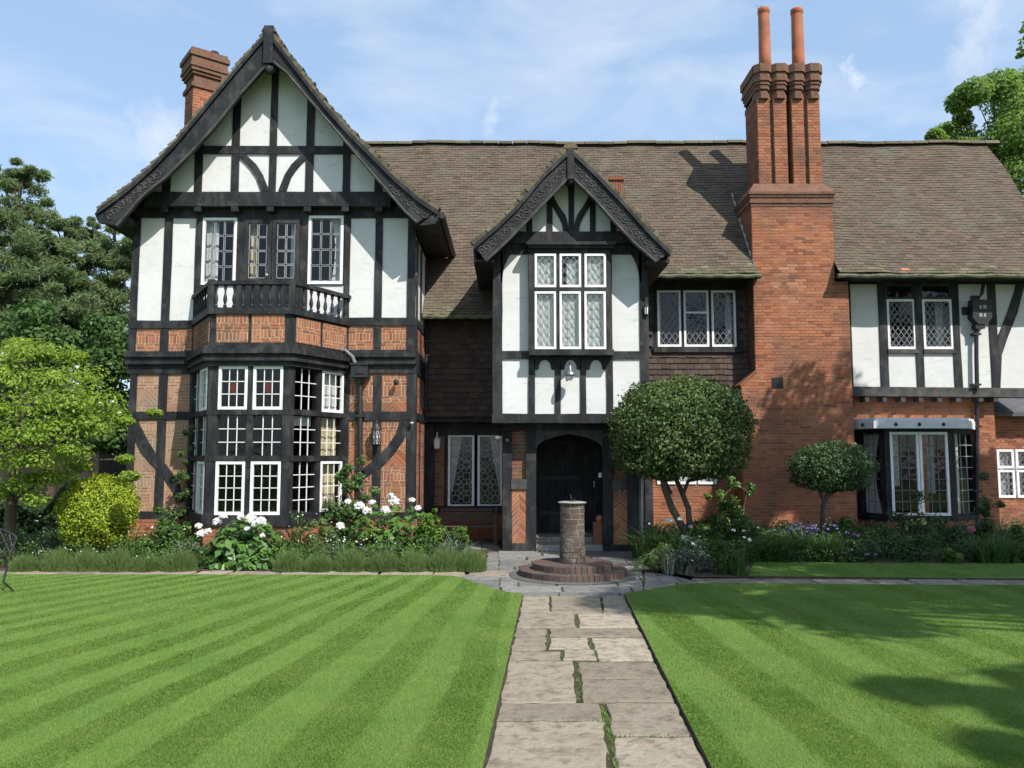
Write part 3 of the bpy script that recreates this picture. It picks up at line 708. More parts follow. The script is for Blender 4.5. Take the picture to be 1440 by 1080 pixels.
# oriel window
DO = .20
FO = Fr((0, YPU-DO)); r_all = FO.rect(748, 349, 858, 495)
mb = MB()
mb.box(FO, (r_all[0]-.05, FO.px(800, 497)[1]-.03, r_all[2]+.05, FO.px(800, 492)[1]), -DO, .06); mb.box(FO, (r_all[0]-.06, FO.px(800, 350)[1], r_all[2]+.06, FO.px(800, 345.5)[1]), -DO, .07)
mb.box(FO, (r_all[0]-.09, FO.px(800, 346)[1], r_all[2]+.09, FO.px(800, 343.5)[1]+.02), -DO, .11)
for x0, x1 in ((743.5, 752), (782, 787), (817, 822), (852, 859.5)): mb.box(FO, FO.rect(x0, 349.5, x1, 493), -.10 if x0 > 760 and x0 < 840 else -DO, 0)
mb.box(FO, FO.rect(752.5, 404, 851.5, 410), -.1, .012); mb.box(FO, FO.rect(752.5, 349.5, 851.5, 356.5), -.1, .004); mb.box(FO, FO.rect(752.5, 491, 851.5, 494), -.1, .004)
wp = mb.build('oriel_window', M['timber'], house)
for x0, x1, y0, y1 in ((752, 782, 357, 404), (787, 817, 357, 404), (822, 852, 357, 404), (752, 782, 410, 491), (787, 817, 410, 491), (822, 852, 410, 491)):
    r = FO.rect(x0, y0, x1, y1); casement(FO, r, .014, wp, True, ('diamond', .105, 1.45), .036, lw=.0065)
    if not (x0 == 787 and y0 < 400): curtain(FO, (r[0], r[1], r[2], r[3]), -.07, wp)
    else: curtain(FO, (r[0]+.12, r[1], r[2], r[3]-.09), -.07, wp)
# ---------------------------------------------------------------- porch gable
mb = MB(); mb.prism(FPG, [FPG.px(*p) for p in ((802, 222), (768, 262), (738, 300), (712, 326), (712, 332), (893, 332), (893, 326), (868, 300), (838, 262), (804, 222))], -.05, 0); mb.build('plaster_panel', M['plaster'], house)
for x0, x1, y0, y1 in ((799, 807, 220, 330), (769, 777, 262, 330), (829.5, 837, 262, 330), (740, 748.5, 296, 330), (858, 866.5, 296, 330)): post(FPG, x0, y0, x1, y1)
beam(FPG, 708, 326.5, 898, 343, d0=-.1, d1=.05)
band(FPG, [(777, 270), (780, 280), (787, 292), (795, 303), (801, 325)], [(773, 284), (778, 292), (785, 304), (790, 314), (792, 325)], d1=.027)
band(FPG, [(829, 270), (826, 280), (819, 292), (811, 303), (805, 325)], [(833, 284), (828, 292), (821, 304), (816, 314), (814, 325)], d1=.027)
for x in (743, 772, 803, 833, 862): beam(FPU, x-4, 341, x+4, 346, d0=-.1, d1=.05, name='joist_end')
PLT = [(801, 212), (767, 243), (729, 289), (700, 317), (666, 346)]; PLB = [(801, 251), (770, 283), (746, 308), (718, 337), (684, 369)]
PRT = [(803, 212), (836, 243), (876, 285), (907, 320), (942, 355)]; PRB = [(803, 251), (836, 283), (862, 313), (891, 344), (921, 370)]
barge(FPB, PLT, PLB, carve=9, sz=.08); barge(FPB, PRT, PRB, carve=9, sz=.08)
mb = MB(); mb.box(FPB, FPB.rect(797.5, 211, 807, 254), -.3, .09); mb.ball(FPB.pt(*FPB.px(802.5, 256), .02), .05); mb.build('gable_finial', M['timber'], house)
for T_ in (PLT, PRT):
    T = [FPB.px(*p) for p in T_]; sb = MB()
    for a, b in zip(T[:-1], T[1:]):
        sb.add([(a[0], YPB, a[1]-.03), (b[0], YPB, b[1]-.03), (b[0], YPG+2.5, b[1]-.03), (a[0], YPG+2.5, a[1]-.03)], [(0, 1, 2, 3)])
    sb.build('soffit', M['timber'], house)
for (t, b_, e) in ((PLT, PLB, -1), (PRT, PRB, 1)):
    a = FPB.px(*t[-1]); c = FPB.px(*b_[-1]); mb = MB(); x0, x1 = sorted((a[0], c[0]-e*.12)); mb.wbox(x0, YPB+.03, c[1]+.02, x1, 15.2, c[1]+.06)
    mb.wbox(min(a[0], a[0]-e*.04), YPB+.03, c[1]+.05, max(a[0], a[0]-e*.04), 15.2, a[1]-.03); mb.build('soffit', M['timber'], house)
# side walls of the upper storey
zA = FPU.px(800, 594)[1]; zT = FPU.px(800, 345)[1]
for xa in (PX0, PX1-.06): mb = MB(); mb.wbox(xa, YPU+.03, zA, xa+.06, 15.9, zT+.2); mb.build('side_wall', M['timber'], house)
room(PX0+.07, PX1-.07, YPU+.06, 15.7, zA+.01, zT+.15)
# ---------------------------------------------------------------- porch: ground floor
mb = MB()
def pil(x0, x1, y0, y1, name='porch_post', **k): return post(FPL, x0, y0, x1, y1, name=name, **k)
zP = -.02
def ppost(x0, x1, depth=.16):
    u0, u1 = FPL.px(x0, 690)[0], FPL.px(x1, 690)[0]; return timber(FPL, rp((u0, zP, u1, zA+.03)), 'porch_post', d0=-depth, d1=.0)
ppost(707, 720); ppost(740, 754); ppost(848, 862); ppost(882, 898)
for x0, x1, yb in ((719, 741, 764), (861.5, 882.5, 766)):
    r = FPL.rect(x0, 688, x1, yb); bricks(FPL, rp(r), 'chevron', d=-.02, name='herringbone_panel', thick=.1)
    u0, u1 = r[0], r[2]
    timber(FPL, rp((u0, r[3], u1, FPL.px(730, 674)[1])), 'panel_rail', d0=-.12, d1=.02, m='timber_grey')
    timber(FPL, rp((u0, zP, u1, r[1])), 'panel_rail', d0=-.12, d1=.01)
    q = FPL.rect(x0, 605, x1, 674); bricks(FPL, rp(q), 'bond', d=-.10, mats=('brick_dark', 'mortar_dark'), name='recessed_panel')
# four-centred arch over the doorway
A = [(754, 640), (754.5, 630), (757, 625), (764, 620), (780, 614), (801, 610.5)]
B = [(848, 640), (847.5, 630), (845, 625), (838, 620), (822, 614), (801, 610.5)]
timber(FPL, [FPL.px(*p) for p in [(752, 604), (801, 604)] + A[::-1] + [(752, 640)]], 'arch_spandrel', d0=-.12, d1=-.01, m='timber_grey', a=.001)
timber(FPL, [FPL.px(*p) for p in [(801, 604), (850, 604), (850, 640)] + B], 'arch_spandrel', d0=-.12, d1=-.012, m='timber_grey', a=.001)
beam(FPL, 705, 594, 899, 605, d0=-.2, d1=.01)
# jetty brackets
for x in (713, 893):
    mb = MB(); u = FPL.px(x, 600)[0]; z = zA
    mb.prism(Fr((u, YPL), (0, 1)), [(.0, z-.30), (.03, z-.30), (.03, z+.02), (-.34, z+.02), (-.34, z-.03), (-.15, z-.08), (-.05, z-.18)], -.05, .05); mb.build('jetty_bracket', M['timber'], house)
# porch interior and door
YD = 14.95; xl, xr = FPL.px(707, 690)[0]+.05, FPL.px(897, 690)[0]-.05
for xa in (xl-.04, xr): mb = MB(); mb.wbox(xa, YPL+.14, 0, xa+.04, YD+.1, zA+.1); mb.build('porch_side', M['inner'], house)
mb = MB(); mb.wbox(xl, YPL+.2, zA-.02, xr, YD+.1, zA+.02); mb.build('porch_ceiling', M['inner'], house)
FD = Fr((0, YD)); dx0, dx1 = FD.px(757, 690)[0], FD.px(846, 690)[0]
mb = MB(); mb.box(FD, (xl, 0, dx0, zA), -.08, 0); mb.box(FD, (dx1, 0, xr, zA), -.08, 0); mb.box(FD, (dx0, 2.15, dx1, zA), -.08, 0); mb.build('porch_back_wall', M['timber'], house)
mb = MB(); nb = 7; wd = (dx1-dx0)/nb
mb.box(FD, (dx0, .16, dx1, 2.15), -.08, -.062)
for i in range(nb): mb.box(FD, (dx0+i*wd+.004, .16, dx0+(i+1)*wd-.004, 2.15), -.06, -.02)
door = mb.build('front_door', M['timber'], house)
for z in (.5, 1.15, 1.8): mb = MB(); mb.box(FD, (dx0+.03, z, dx0+.75, z+.06), -.02, -.008); mb.build('strap_hinge', M['iron'], door)
mb = MB(); mb.lathe((0, 0, 0), [(.045, 0), (.045, .012), (.02, .02)], 12); mb.tube([(dx1-.14, YD-.04, 1.12), (dx1-.14, YD-.05, 1.0)], .014, 8); mb.build('door_handle', M['steel'], door)
for i, (w_, z0, z1, y0) in enumerate(((.62, 0, .085, 13.62), (.60, .085, .16, 14.2))):
    mb = MB(); xm = (xl+xr)/2; mb.wbox(xm-.62, y0, z0-.03*(i == 0), xm+.62, YD-.02*(i+1), z1); mb.build('door_step', M['stone'], house)
# pier with terracotta ball finial inside the porch
bpos = P(842.5, 748, 13.85)
mb = MB(); mb.wbox(bpos.x-.1, 13.75, 0, bpos.x+.1, 13.95, FPL.px(842, 738)[1]+.02); pier = mb.build('porch_pier', M['brick_dark'], house)

# ---------------------------------------------------------------- recessed wall left of the porch
def tilehang(F, r, d=.02, name='tile_hanging', gauge=.115, w_=.165, skip=()):
    mb = MB(); z = r[1]; k = 0
    while z < r[3]:
        u = r[0] - (k % 2)*w_/2
        while u < r[2]:
            a, b = max(u+.003, r[0]), min(u+w_-.003, r[2]); zt = min(z+gauge*1.05, r[3])
            if b-a > .02 and not any(a < q[2] and b > q[0] and z < q[3] and zt > q[1] for q in skip):
                j = random.uniform(-.006, .006); t = random.uniform(.022, .032)
                v = [F.pt(a, z+j, d+t), F.pt(b, z+j+random.uniform(-.003, .003), d+t), F.pt(b, zt, d+.006), F.pt(a, zt, d+.006), F.pt(a, z+j, d), F.pt(b, z+j, d)]
                mb.add(v, [(0, 1, 2, 3), (4, 5, 1, 0), (4, 0, 3), (5, 2, 1)])
            u += w_
        z += gauge; k += 1
    return mb.build(name, M['tile_hung'], house)
r = FLR.rect(594, 440, 700, 586); mb = MB(); mb.box(FLR, r, -.1, .015); mb.build('back_wall', M['timber'], house); tilehang(FLR, r)
mb = MB(); mb.box(FLR, (r[0], r[1]-.10, r[2], r[1]), -.5, .03); mb.box(FLR, (r[0], r[1]-.01, r[2], r[1]), .03, .07); mb.build('jetty_beam', M['timber'], house)
zb = r[1]-.1
rw1, rw2 = FLW.rect(630, 611, 667, 713), FLW.rect(671.5, 611, 707, 713)
wp = window(FLW, (rw1[0], rw1[1], rw2[2], rw1[3]), .03, .07, .12)
for i, q in enumerate((rw1, rw2)):
    casement(FLW, q, .025, wp, True, ('rings', 2, 6), .045, 'lead', .010)
    W_ = q[2]-q[0]; s = .045
    mbx = [(q[0]+s, q[3]-s), (q[0]+W_*.52, q[3]-s), (q[0]+W_*.34, (q[1]+q[3])/2+.1), (q[0]+W_*.16, q[1]+.3), (q[0]+s, q[1]+.25)] if i == 0 else [(q[2]-s, q[3]-s), (q[2]-W_*.52, q[3]-s), (q[2]-W_*.36, (q[1]+q[3])/2+.15), (q[2]-W_*.16, q[1]+.35), (q[2]-s, q[1]+.3)]
    mb = MB(); mb.prism(FLW, mbx, -.12, -.11); mb.build('curtain', M['curtain'], wp)
mb = MB(); mb.box(FLW, (rw1[0]+.01, rw1[1], rw2[2]-.01, rw1[1]+.01), -.2, -.03); mb.build('sill', M['timber'], wp)
post(FLW, 594, 596, 611, 770, d1=.10, d0=-.1); q = FLW.rect(609, 598, 628, 712); bricks(FLW, rp(q), 'bond', d=.0, mats=('brick_dark', 'mortar_dark'))
q = FLW.rect(594, 713, 712, 775); bricks(FLW, rp((q[0], -.05, q[2]+.2, q[3])), 'bond', d=.004, name='brick_wall')
beam(FLW, 609, 711, 712, 720, d1=.07); beam(FLW, 594, 590, 712, 612, d1=.04)
room(FLW.px(600, 650)[0], FLW.px(712, 650)[0]+.3, YLW+.15, 17, .2, 2.6)
mb = MB(); mb.wbox(FLW.px(706, 650)[0], 14.98, 0, FLW.px(706, 650)[0]+.12, YLW+.1, zb+.1); mb.build('brick_wall', M['brick_dark'], house)

# ---------------------------------------------------------------- recessed wall right of the porch
r = FRR.rect(900, 385, 1066, 543); wr = FRR.rect(922, 406, 1036, 490)
mb = MB(); 
for q in ((r[0], r[1], r[2], wr[1]), (r[0], wr[3], r[2], r[3]), (r[0], wr[1], wr[0], wr[3]), (wr[2], wr[1], r[2], wr[3])): mb.box(FRR, q, -.1, .012)
mb.build('back_wall', M['timber'], house); tilehang(FRR, r, skip=(wr,))
wp = window(FRR, grow(wr, -.03), .03, .05)
mb = MB(); mb.box(FRR, FRR.rect(918, 489, 1044, 496), .0, .09); mb.build('sill', M['timber'], wp)
for x0, x1 in ((957, 961), (996, 1000)): mb = MB(); mb.box(FRR, FRR.rect(x0, 408, x1, 489), -.1, .02); mb.build('mullion', M['timber'], wp)
for i, (x0, x1) in enumerate(((924, 957), (961, 996), (1000, 1034))):
    q = FRR.rect(x0, 409, x1, 488); casement(FRR, q, .045, wp, True, ('diamond', .12, 1.5), .042, lw=.0075)
    if i == 1:
        mb = MB(); z = FRR.px(978, 440)[1]; mb.box(FRR, (q[0]+.04, z-.02, q[2]-.04, z+.02), 0, .04); mb.build('glazing_bar', M['whitepaint'], wp)
    W_ = q[2]-q[0]
    if i == 0: curtain(FRR, (q[0]+.03, q[1]+.03, q[0]+W_*.24, q[3]-.03), -.2, wp)
    if i == 2: curtain(FRR, (q[0]+W_*.7, q[1]+.03, q[2]-.03, q[3]-.03), -.2, wp)
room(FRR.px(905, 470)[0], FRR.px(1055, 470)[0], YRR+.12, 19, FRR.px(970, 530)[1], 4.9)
mb = MB(); mb.box(FRR, (r[0], r[1]-.12, r[2], r[1]), -.3, .02); mb.build('jetty_beam', M['timber'], house)
q = FRB.rect(898, 545, 1062, 680); wl_ = FRB.rect(922, 600, 1008, 682)
mb = MB(); gx0, gx1 = q[0], q[2]
for t in ((gx0, -.05, gx1, wl_[1]), (gx0, wl_[1], wl_[0], wl_[3]), (wl_[2], wl_[1], gx1, wl_[3]), (gx0, wl_[3], gx1, r[1]-.1)): bricks(FRB, rp(t), 'bond', d=.0, name='brick_wall')
wp = window(FRB, wl_, .0, .03)
for i in range(3):
    a = wl_[0]+(wl_[2]-wl_[0])*i/3; b = wl_[0]+(wl_[2]-wl_[0])*(i+1)/3
    casement(FRB, (a+.015, wl_[1]+.015, b-.015, wl_[3]-.015), .03, wp, True, ('diamond', .12, 1.5), .045); curtain(FRB, (a+.04, wl_[1]+.03, b-.04, wl_[3]-.03), -.1, wp)
room(gx0+.1, gx1-.1, YRB+.1, 19, 0, 2.5)
post(FRB, 906, 545, 917, 765, d1=.05)

# ---------------------------------------------------------------- great chimney breast and stack
cu = lambda x, y: FC.px(x, y)
c_l, c_r = cu(1061, 450)[0], cu(1195.5, 480)[0]; c_r2 = cu(1172, 340)[0]; c_l0 = cu(1045, 640)[0]
zsh1, zsh0, zst, zcap = cu(1060, 524)[1], cu(1045, 543)[1], cu(1180, 396)[1], cu(1110, 290)[1]
poly = [(c_l0, -.05), (c_r, -.05), (c_r, zst-.05), (c_r2, zst+.02), (c_r2, zcap), (c_l, zcap), (c_l, zsh1), (c_l0, zsh0)]
dm = cu(1110, 400)
lower = [(c_l0, -.05), (c_r, -.05), (c_r, zsh0), (c_l0, zsh0)]; shoulder = [(c_l0, zsh0), (c_r, zsh0), (c_r, zsh1), (c_l, zsh1)]; upper = [(c_l, zsh1), (c_r, zsh1), (c_r, zst), (c_l, zst)]; top = [(c_l, zst), (c_r2, zst), (c_r2, zcap), (c_l, zcap)]
vent = FC.rect(1085, 531, 1101, 546)
chim = MB(); chim.wbox(c_l+.0, YCH+.04, zsh1, c_r2, YCH+1.35, zcap); chim.wbox(c_l0+.0, YCH+.04, -.05, c_r, YRB+.2, zsh0); chim.wbox(c_l, YCH+.04, zsh0, c_r, YRB+.2, zst)
chimney = chim.build('chimney_breast', M['brick_dark'], house)
for p in (lower, shoulder, upper, top): bricks(FC, p, 'bond', d=.0, parent=chimney, name='brick_face', diaper=(dm[0], dm[1], .30, .46), thick=.04)
FCS = Fr((c_l, YCH+1.3), (0, -1)); bricks(FCS, rp((0, zsh1, 1.3, zcap)), 'bond', d=.003, parent=chimney, name='brick_face', mats=('brick_dark', 'mortar_dark'))
mb = MB(); mb.prism(FC, [(c_l0-.02, zsh0-.01), (c_l+.01, zsh1+.02), (c_l+.01, zsh1+.07), (c_l0-.03, zsh0+.03)], -.55, .03); mb.build('shoulder_coping', M['brick_dark'], chimney)
mb = MB(); mb.box(FC, vent, 0, .015); 
for i in range(5): mb.box(FC, (vent[0]+.02, vent[1]+.02+i*.038, vent[2]-.02, vent[1]+.04+i*.038), .015, .024)
mb.build('air_vent', M['iron'], chimney)
# corbelled cap of the breast
mb = MB(); D = 1.3
for i, (y0, y1, e) in enumerate(((290, 286, .015), (286, 281, .035), (281, 277.5, .015), (277.5, 274, .035), (274, 270.5, .055))):
    z0, z1 = cu(1110, y0)[1], cu(1110, y1)[1]; mb.wbox(c_l-e, YCH-e, z0, c_r2+e, YCH+D+e, z1-.001)
zc1 = cu(1110, 270.5)[1]; zc2 = zc1+.22; e0 = .05; e1 = -.12
vs = [(c_l-e0, YCH-e0, zc1), (c_r2+e0, YCH-e0, zc1), (c_r2+e0, YCH+D+e0, zc1), (c_l-e0, YCH+D+e0, zc1), (c_l+.10, YCH+.13, zc2), (c_r2-.10, YCH+.13, zc2), (c_r2-.10, YCH+D-.2, zc2), (c_l+.1, YCH+D-.2, zc2)]
mb.add(vs, [(0, 1, 5, 4), (1, 2, 6, 5), (2, 3, 7, 6), (3, 0, 4, 7), (4, 5, 6, 7), (3, 2, 1, 0)]); mb.build('corbel_table', M['brick_sooty'], chimney)
# ribbed shafts
YS = YCH+.14; FS = Fr((0, YS)); sx = lambda x: FS.px(x, 200)[0]; zs0 = zc2-.02; zs1 = FS.px(1110, 140)[1]; zs2 = FS.px(1110, 93)[1]; SD = .78
piers = ((1066.5, 1083), (1089, 1107), (1115, 1131), (1137, 1154))
for i in (0, 2):
    a, b, c, d = sx(piers[i][0]), sx(piers[i][1]), sx(piers[i+1][0]), sx(piers[i+1][1])
    core = MB(); core.wbox(a+.03, YS+.08, zs0, d-.03, YS+SD, zs1+.3)
    sh = core.build('chimney_shaft', M['brick_dark'], chimney)
    bricks(Fr((0, YS+.07)), rp((b, zs0, c, zs1)), 'bond', d=0, parent=sh, name='brick_face', mats=('brick_dark', 'mortar_dark'), thick=.02)
    for u0, u1 in ((a, b), (c, d)):
        bricks(FS, rp((u0, zs0, u1, zs1)), 'bond', d=0.0, parent=sh, name='brick_face', mats=('brick', 'mortar_dark'), thick=.12)
    bricks(Fr((a, YS+SD), (0, -1)), rp((0, zs0, SD, zs1)), 'bond', d=.004, parent=sh, name='brick_face', mats=('brick_dark', 'mortar_dark'), thick=.03)
    mb = MB()
    hs = [0, .10, .17, .25, .31, .37, .47, .62]; es = [.02, .0, .03, .05, .075, .06, .09, .07]
    Ht = zs2-zs1
    for k in range(7):
        z0, z1 = zs1+Ht*hs[k]/.62, zs1+Ht*hs[k+1]/.62; e = es[k]
        for u0, u1 in ((a, b), (c, d)): uc = (u0+u1)/2; hw_ = (u1-u0)/2+e*.62+.012; z0 += .002*(u0 > a+.01);  yb_ = YS+.3; vs = [(uc-hw_, yb_), (uc-hw_, YS-e+.05), (uc-hw_*.45, YS-e-.05), (uc+hw_*.45, YS-e-.05), (uc+hw_, YS-e+.05), (uc+hw_, yb_)]; mb.add([(x, y, z) for z in (z0, z1-.002) for x, y in vs], [(5, 4, 3, 2, 1, 0), (6, 7, 8, 9, 10, 11)]+[(q, q+1, q+7, q+6) for q in range(5)])
        mb.wbox(a-e*(.9 if i == 0 else .2), YS+.08-e, z0+.001, d+e*(.9 if i == 2 else .2), YS+SD+e, z1-.003)
    z0 = zs1
    mb.build('shaft_cap', M['brick_sooty'], sh)
    mb = MB(); mb.wbox(a-.0, YS+.05, zs1-.0, d, YS+SD, zs2-.04); mb.build('cap_core', M['brick_dark'], sh)
FPT = Fr((0, YS+.36))
for x0, x1, yt, lean in ((1066.5, 1083, 13, 0), (1113, 1130, 13.5, .0)):
    u0, u1 = FPT.px(x0, 50)[0], FPT.px(x1, 50)[0]; rr = (u1-u0)/2; zt = FPT.px(1090, yt)[1]; zb_ = zs2-.05; h = zt-zb_
    mb = MB(); mb.lathe(((u0+u1)/2, YS+.36, zb_), [(rr*1.06, 0), (rr*1.0, h*.3), (rr*.92, h*.9), (rr*.93, h*.93), (rr*1.0, h*.935), (rr*1.02, h*.985), (rr*.98, h), (rr*.8, h), (rr*.78, h*.9)], 18)
    mb.build('chimney_pot', M['terracotta'], chimney, True)
    if x0 < 1100:
        pot = ((u0+u1)/2, YS+.36, zt)
# lead flashing where the stack meets the roof
mb = MB(); 
for i in range(9):
    y = 15.3+i*.16; z = 5.02+(y-15.18)*1.376+.04; mb.add([(c_l-.012, y, z-.03), (c_l-.012, y+.16, z-.03), (c_l-.012, y+.16, z+.26), (c_l-.012, y, z+.16)], [(0, 1, 2, 3)])
mb.build('flashing', M['leadroof'], chimney)

# ---------------------------------------------------------------- right wing
r = lambda *a: a
for q in ((1196, 392, 1238, 546), (1247, 494, 1288, 546), (1297, 494, 1340, 546), (1348, 392, 1394, 548), (1398, 392, 1488, 550)): plaster(FRW, [q])
for x0, x1 in ((1187, 1197), (1236, 1247), (1286.5, 1296.5), (1339, 1349.5), (1391, 1402), (1450, 1460), (1478, 1490)): post(FRW, x0, 388, x1, 546)
band(FRW, [(1448, 380), (1440, 400), (1430, 440), (1416, 475), (1408, 500), (1406, 546)], [(1432, 380), (1426, 410), (1416, 440), (1404, 470), (1397, 495), (1395, 546)])
q0 = FRW.px(1187, 557); q1 = FRW.px(1580, 560)
timber(FRW, [FRW.px(1187, 544), FRW.px(1187, 557), FRW.px(1490, 559.3), FRW.px(1490, 546.3)], 'jetty_beam', d0=-.2, d1=.06, m='timber_grey')
timber(FRW, [FRW.px(1187, 400), FRW.px(1187, 388), FRW.px(1490, 388), FRW.px(1490, 400)], 'timber_beam')
for x in (1218, 1243, 1269, 1294, 1320, 1346, 1378, 1399): beam(FRW, x-3, 556, x+3, 565, d0=-.25, d1=.04, name='joist_end', m='timber_grey')
for x0, x1 in ((1247, 1286.5), (1297, 1338.5)):
    q = FRW.rect(x0, 400, x1, 491); wp = window(FRW, q, .0, .01)
    zt_ = FRW.px(1290, 421)[1]
    casement(FRW, (q[0], q[1], q[2], zt_), .02, wp, True, ('diamond', .11, 1.4), .045, 'lead', .0075)
    casement(FRW, (q[0], zt_+.01, q[2], q[3]), .0, wp, False, None, .03, m='timber_grey')
    mb = MB(); mb.box(FRW, (q[0]-.02, FRW.px(1290, 497)[1], q[2]+.02, q[1]-.005), -.05, .05); mb.build('sill', M['timber_grey'], wp)
    if x0 > 1290: curtain(FRW, (q[0]+(q[2]-q[0])*.68, q[1]+.03, q[2]-.03, zt_-.03), -.25, wp)
room(FRW.px(1200, 450)[0], FRW.px(1485, 450)[0], YRW+.12, 19, q[1]-.5, 5.0)
rxr = FRL.px(1401, 640)[0]; rxl = FRL.px(1192, 640)[0]
zj = FRW.px(1290, 557)[1]; bx0, bx1 = FRL.px(1205, 650)[0], FRL.px(1371, 650)[0]; zcn = FRL.px(1290, 598)[1]; zbs = FRL.px(1290, 735)[1]-.05
for q in ((rxl, zcn-.05, rxr, zj+.02), (rxl, -.05, bx0, zcn-.05), (bx1, -.05, rxr, zcn-.05)): bricks(FRL, rp(q), 'bond', d=0.0, name='brick_wall')
mb = MB(); mb.wbox(rxr-.02, YRL+.02, -.05, rxr, 20, zj); mb.build('brick_wall', M['brick'], house)
# canted bay under a lead canopy
YB2 = 15.38; FB2 = Fr((0, YB2)); b0, b1 = FB2.px(1244, 650)[0], FB2.px(1340, 650)[0]
PL2 = [(bx0, YRL), (b0, YB2), (b1, YB2), (bx1, YRL)]
zh = FB2.px(1290, 606)[1]; zs_ = FB2.px(1290, 726)[1]
Fs = [(Fr(PL2[0], (b0-bx0, YB2-YRL)), math.hypot(b0-bx0, YB2-YRL)), (FB2, None), (Fr(PL2[2], (bx1-b1, YRL-YB2)), math.hypot(bx1-b1, YRL-YB2))]
for i, (F, L) in enumerate(Fs):
    u0, u1 = (b0, b1) if L is None else (0, L)
    bricks(F, rp((u0, -.05, u1, zs_-.08)), 'bond', d=0, name='plinth')
    timber(F, rp((u0, zs_-.09, u1, zs_)), 'bay_sill', d0=-.1, d1=.03); timber(F, rp((u0, zh-.02, u1, zcn)), 'bay_head', d0=-.1, d1=.012)
    if i == 1:
        for a, c in ((1244, 1251.5), (1333, 1340)): timber(F, rp((FB2.px(a, 650)[0], zs_, FB2.px(c, 650)[0], zh)), 'bay_post', d0=-.08)
        wp = window(F, (FB2.px(1251.5, 650)[0], zs_+.01, FB2.px(1333, 650)[0], zh-.02), .01, .005)
        for j, (a, c) in enumerate(((1251.5, 1292), (1293, 1333))):
            q = (FB2.px(a, 650)[0], zs_+.01, FB2.px(c, 650)[0], zh-.02); casement(F, q, .03, wp, True, ('grid', 3, 7), .05, 'leaddark', .014)
            W_ = q[2]-q[0]
            if j == 0: curtain(F, (q[0]+W_*.3, q[1]+.55, q[0]+W_*.62, q[3]-.05), -.35, wp)
            else: curtain(F, (q[0]+W_*.28, q[1]+.05, q[0]+W_*.46, q[3]-.02), -.2, wp, 'curtain_red'); curtain(F, (q[0]+W_*.6, q[1]+.4, q[0]+W_*.9, q[3]-.05), -.4, wp)
    else:
        timber(F, rp((0, zs_, .07, zh)), 'bay_post', d0=-.08); timber(F, rp((L-.07, zs_, L, zh)), 'bay_post', d0=-.08)
        q = (.07, zs_+.01, L-.07, zh-.02); wp = window(F, q, .0, .004); casement(F, q, .012, wp, False, ('grid', 3, 7), .03, 'leaddark' if i == 0 else 'lead', .012)
        W_ = q[2]-q[0]; curtain(F, (q[0], q[1], q[0]+W_*(.8 if i == 0 else .55), q[3]), -.12, wp, swag=.35 if i == 0 else 0)
mb = MB(); cz0, cz1 = FB2.px(1290, 603)[1], FB2.px(1290, 592)[1]
def cant(o): return [(bx0-o*.95, YRL), (b0-o*1.05, YB2-o), (b1+o*.6, YB2-o), (bx1+o*.2, YRL)]
for o, z0, z1 in ((.30, cz0, cz1), (.24, cz1, cz1+.05)):
    pl = cant(o); vs = [(x, y, z) for z in (z0, z1) for x, y in pl]; mb.add(vs, [(3, 2, 1, 0), (4, 5, 6, 7), (0, 1, 5, 4), (1, 2, 6, 5), (2, 3, 7, 6), (3, 0, 4, 7)])
can = mb.build('bay_canopy', M['leadroof'], house)
for x in (1213, 1260, 1293, 1327, 1362):
    FQ = Fr((0, YB2-.30)); u = FQ.px(x, 597.5)[0]; mb = MB(); y = YB2-.30 if 1235 < x < 1345 else (YB2-.10)
    mb.ball((u*(y/(YB2-.30)), y, (cz0+cz1)/2), .035, 8); mb.build('canopy_boss', M['iron'], can, True)
room(bx0+.05, bx1-.05, YRL+.02, 19, .3, zh+.02)
# low side extension behind, at the far right
FX = Fr((0, 17.0)); q = FX.rect(1395, 583, 1600, 760)
wq = FX.rect(1402, 632, 1446, 700)
for t in ((q[0], -.05, q[2], wq[1]), (q[0], wq[3], q[2], q[3]), (q[0], wq[1], wq[0], wq[3]), (wq[2], wq[1], q[2], wq[3])): bricks(FX, rp(t), 'bond', d=0, name='brick_wall')
wp = window(FX, wq, .0, .02)
m2 = (wq[0]+wq[2])/2; mz = FX.px(1420, 660)[1]
for a, c in ((wq[0], wq[0]+.36), (wq[0]+.40, wq[2])):
    casement(FX, (a, mz+.02, c, wq[3]), .03, wp, True, ('diamond', .1, 1.4), .05); casement(FX, (a, wq[1], c, mz-.01), .03, wp, True, ('diamond', .1, 1.4), .05); curtain(FX, (a+.04, wq[1]+.03, c-.04, wq[3]-.03), -.1, wp)
room(q[0], q[2], 17.1, 19.6, 0, 2.4)
mb = MB(); ze = q[3]; mb.add([(q[0]-.25, 16.65, ze-.05), (q[2], 16.65, ze-.05), (q[2], 20, ze+1.2), (q[0]-.25, 20, ze+1.2), (q[0]-.25, 16.65, ze+.03), (q[2], 16.65, ze+.03), (q[2], 20, ze+1.28), (q[0]-.25, 20, ze+1.28)], [(3, 2, 1, 0), (4, 5, 6, 7), (0, 1, 5, 4), (3, 0, 4, 7), (1, 2, 6, 5)]); mb.build('lean_to_roof', M['slate'], house)

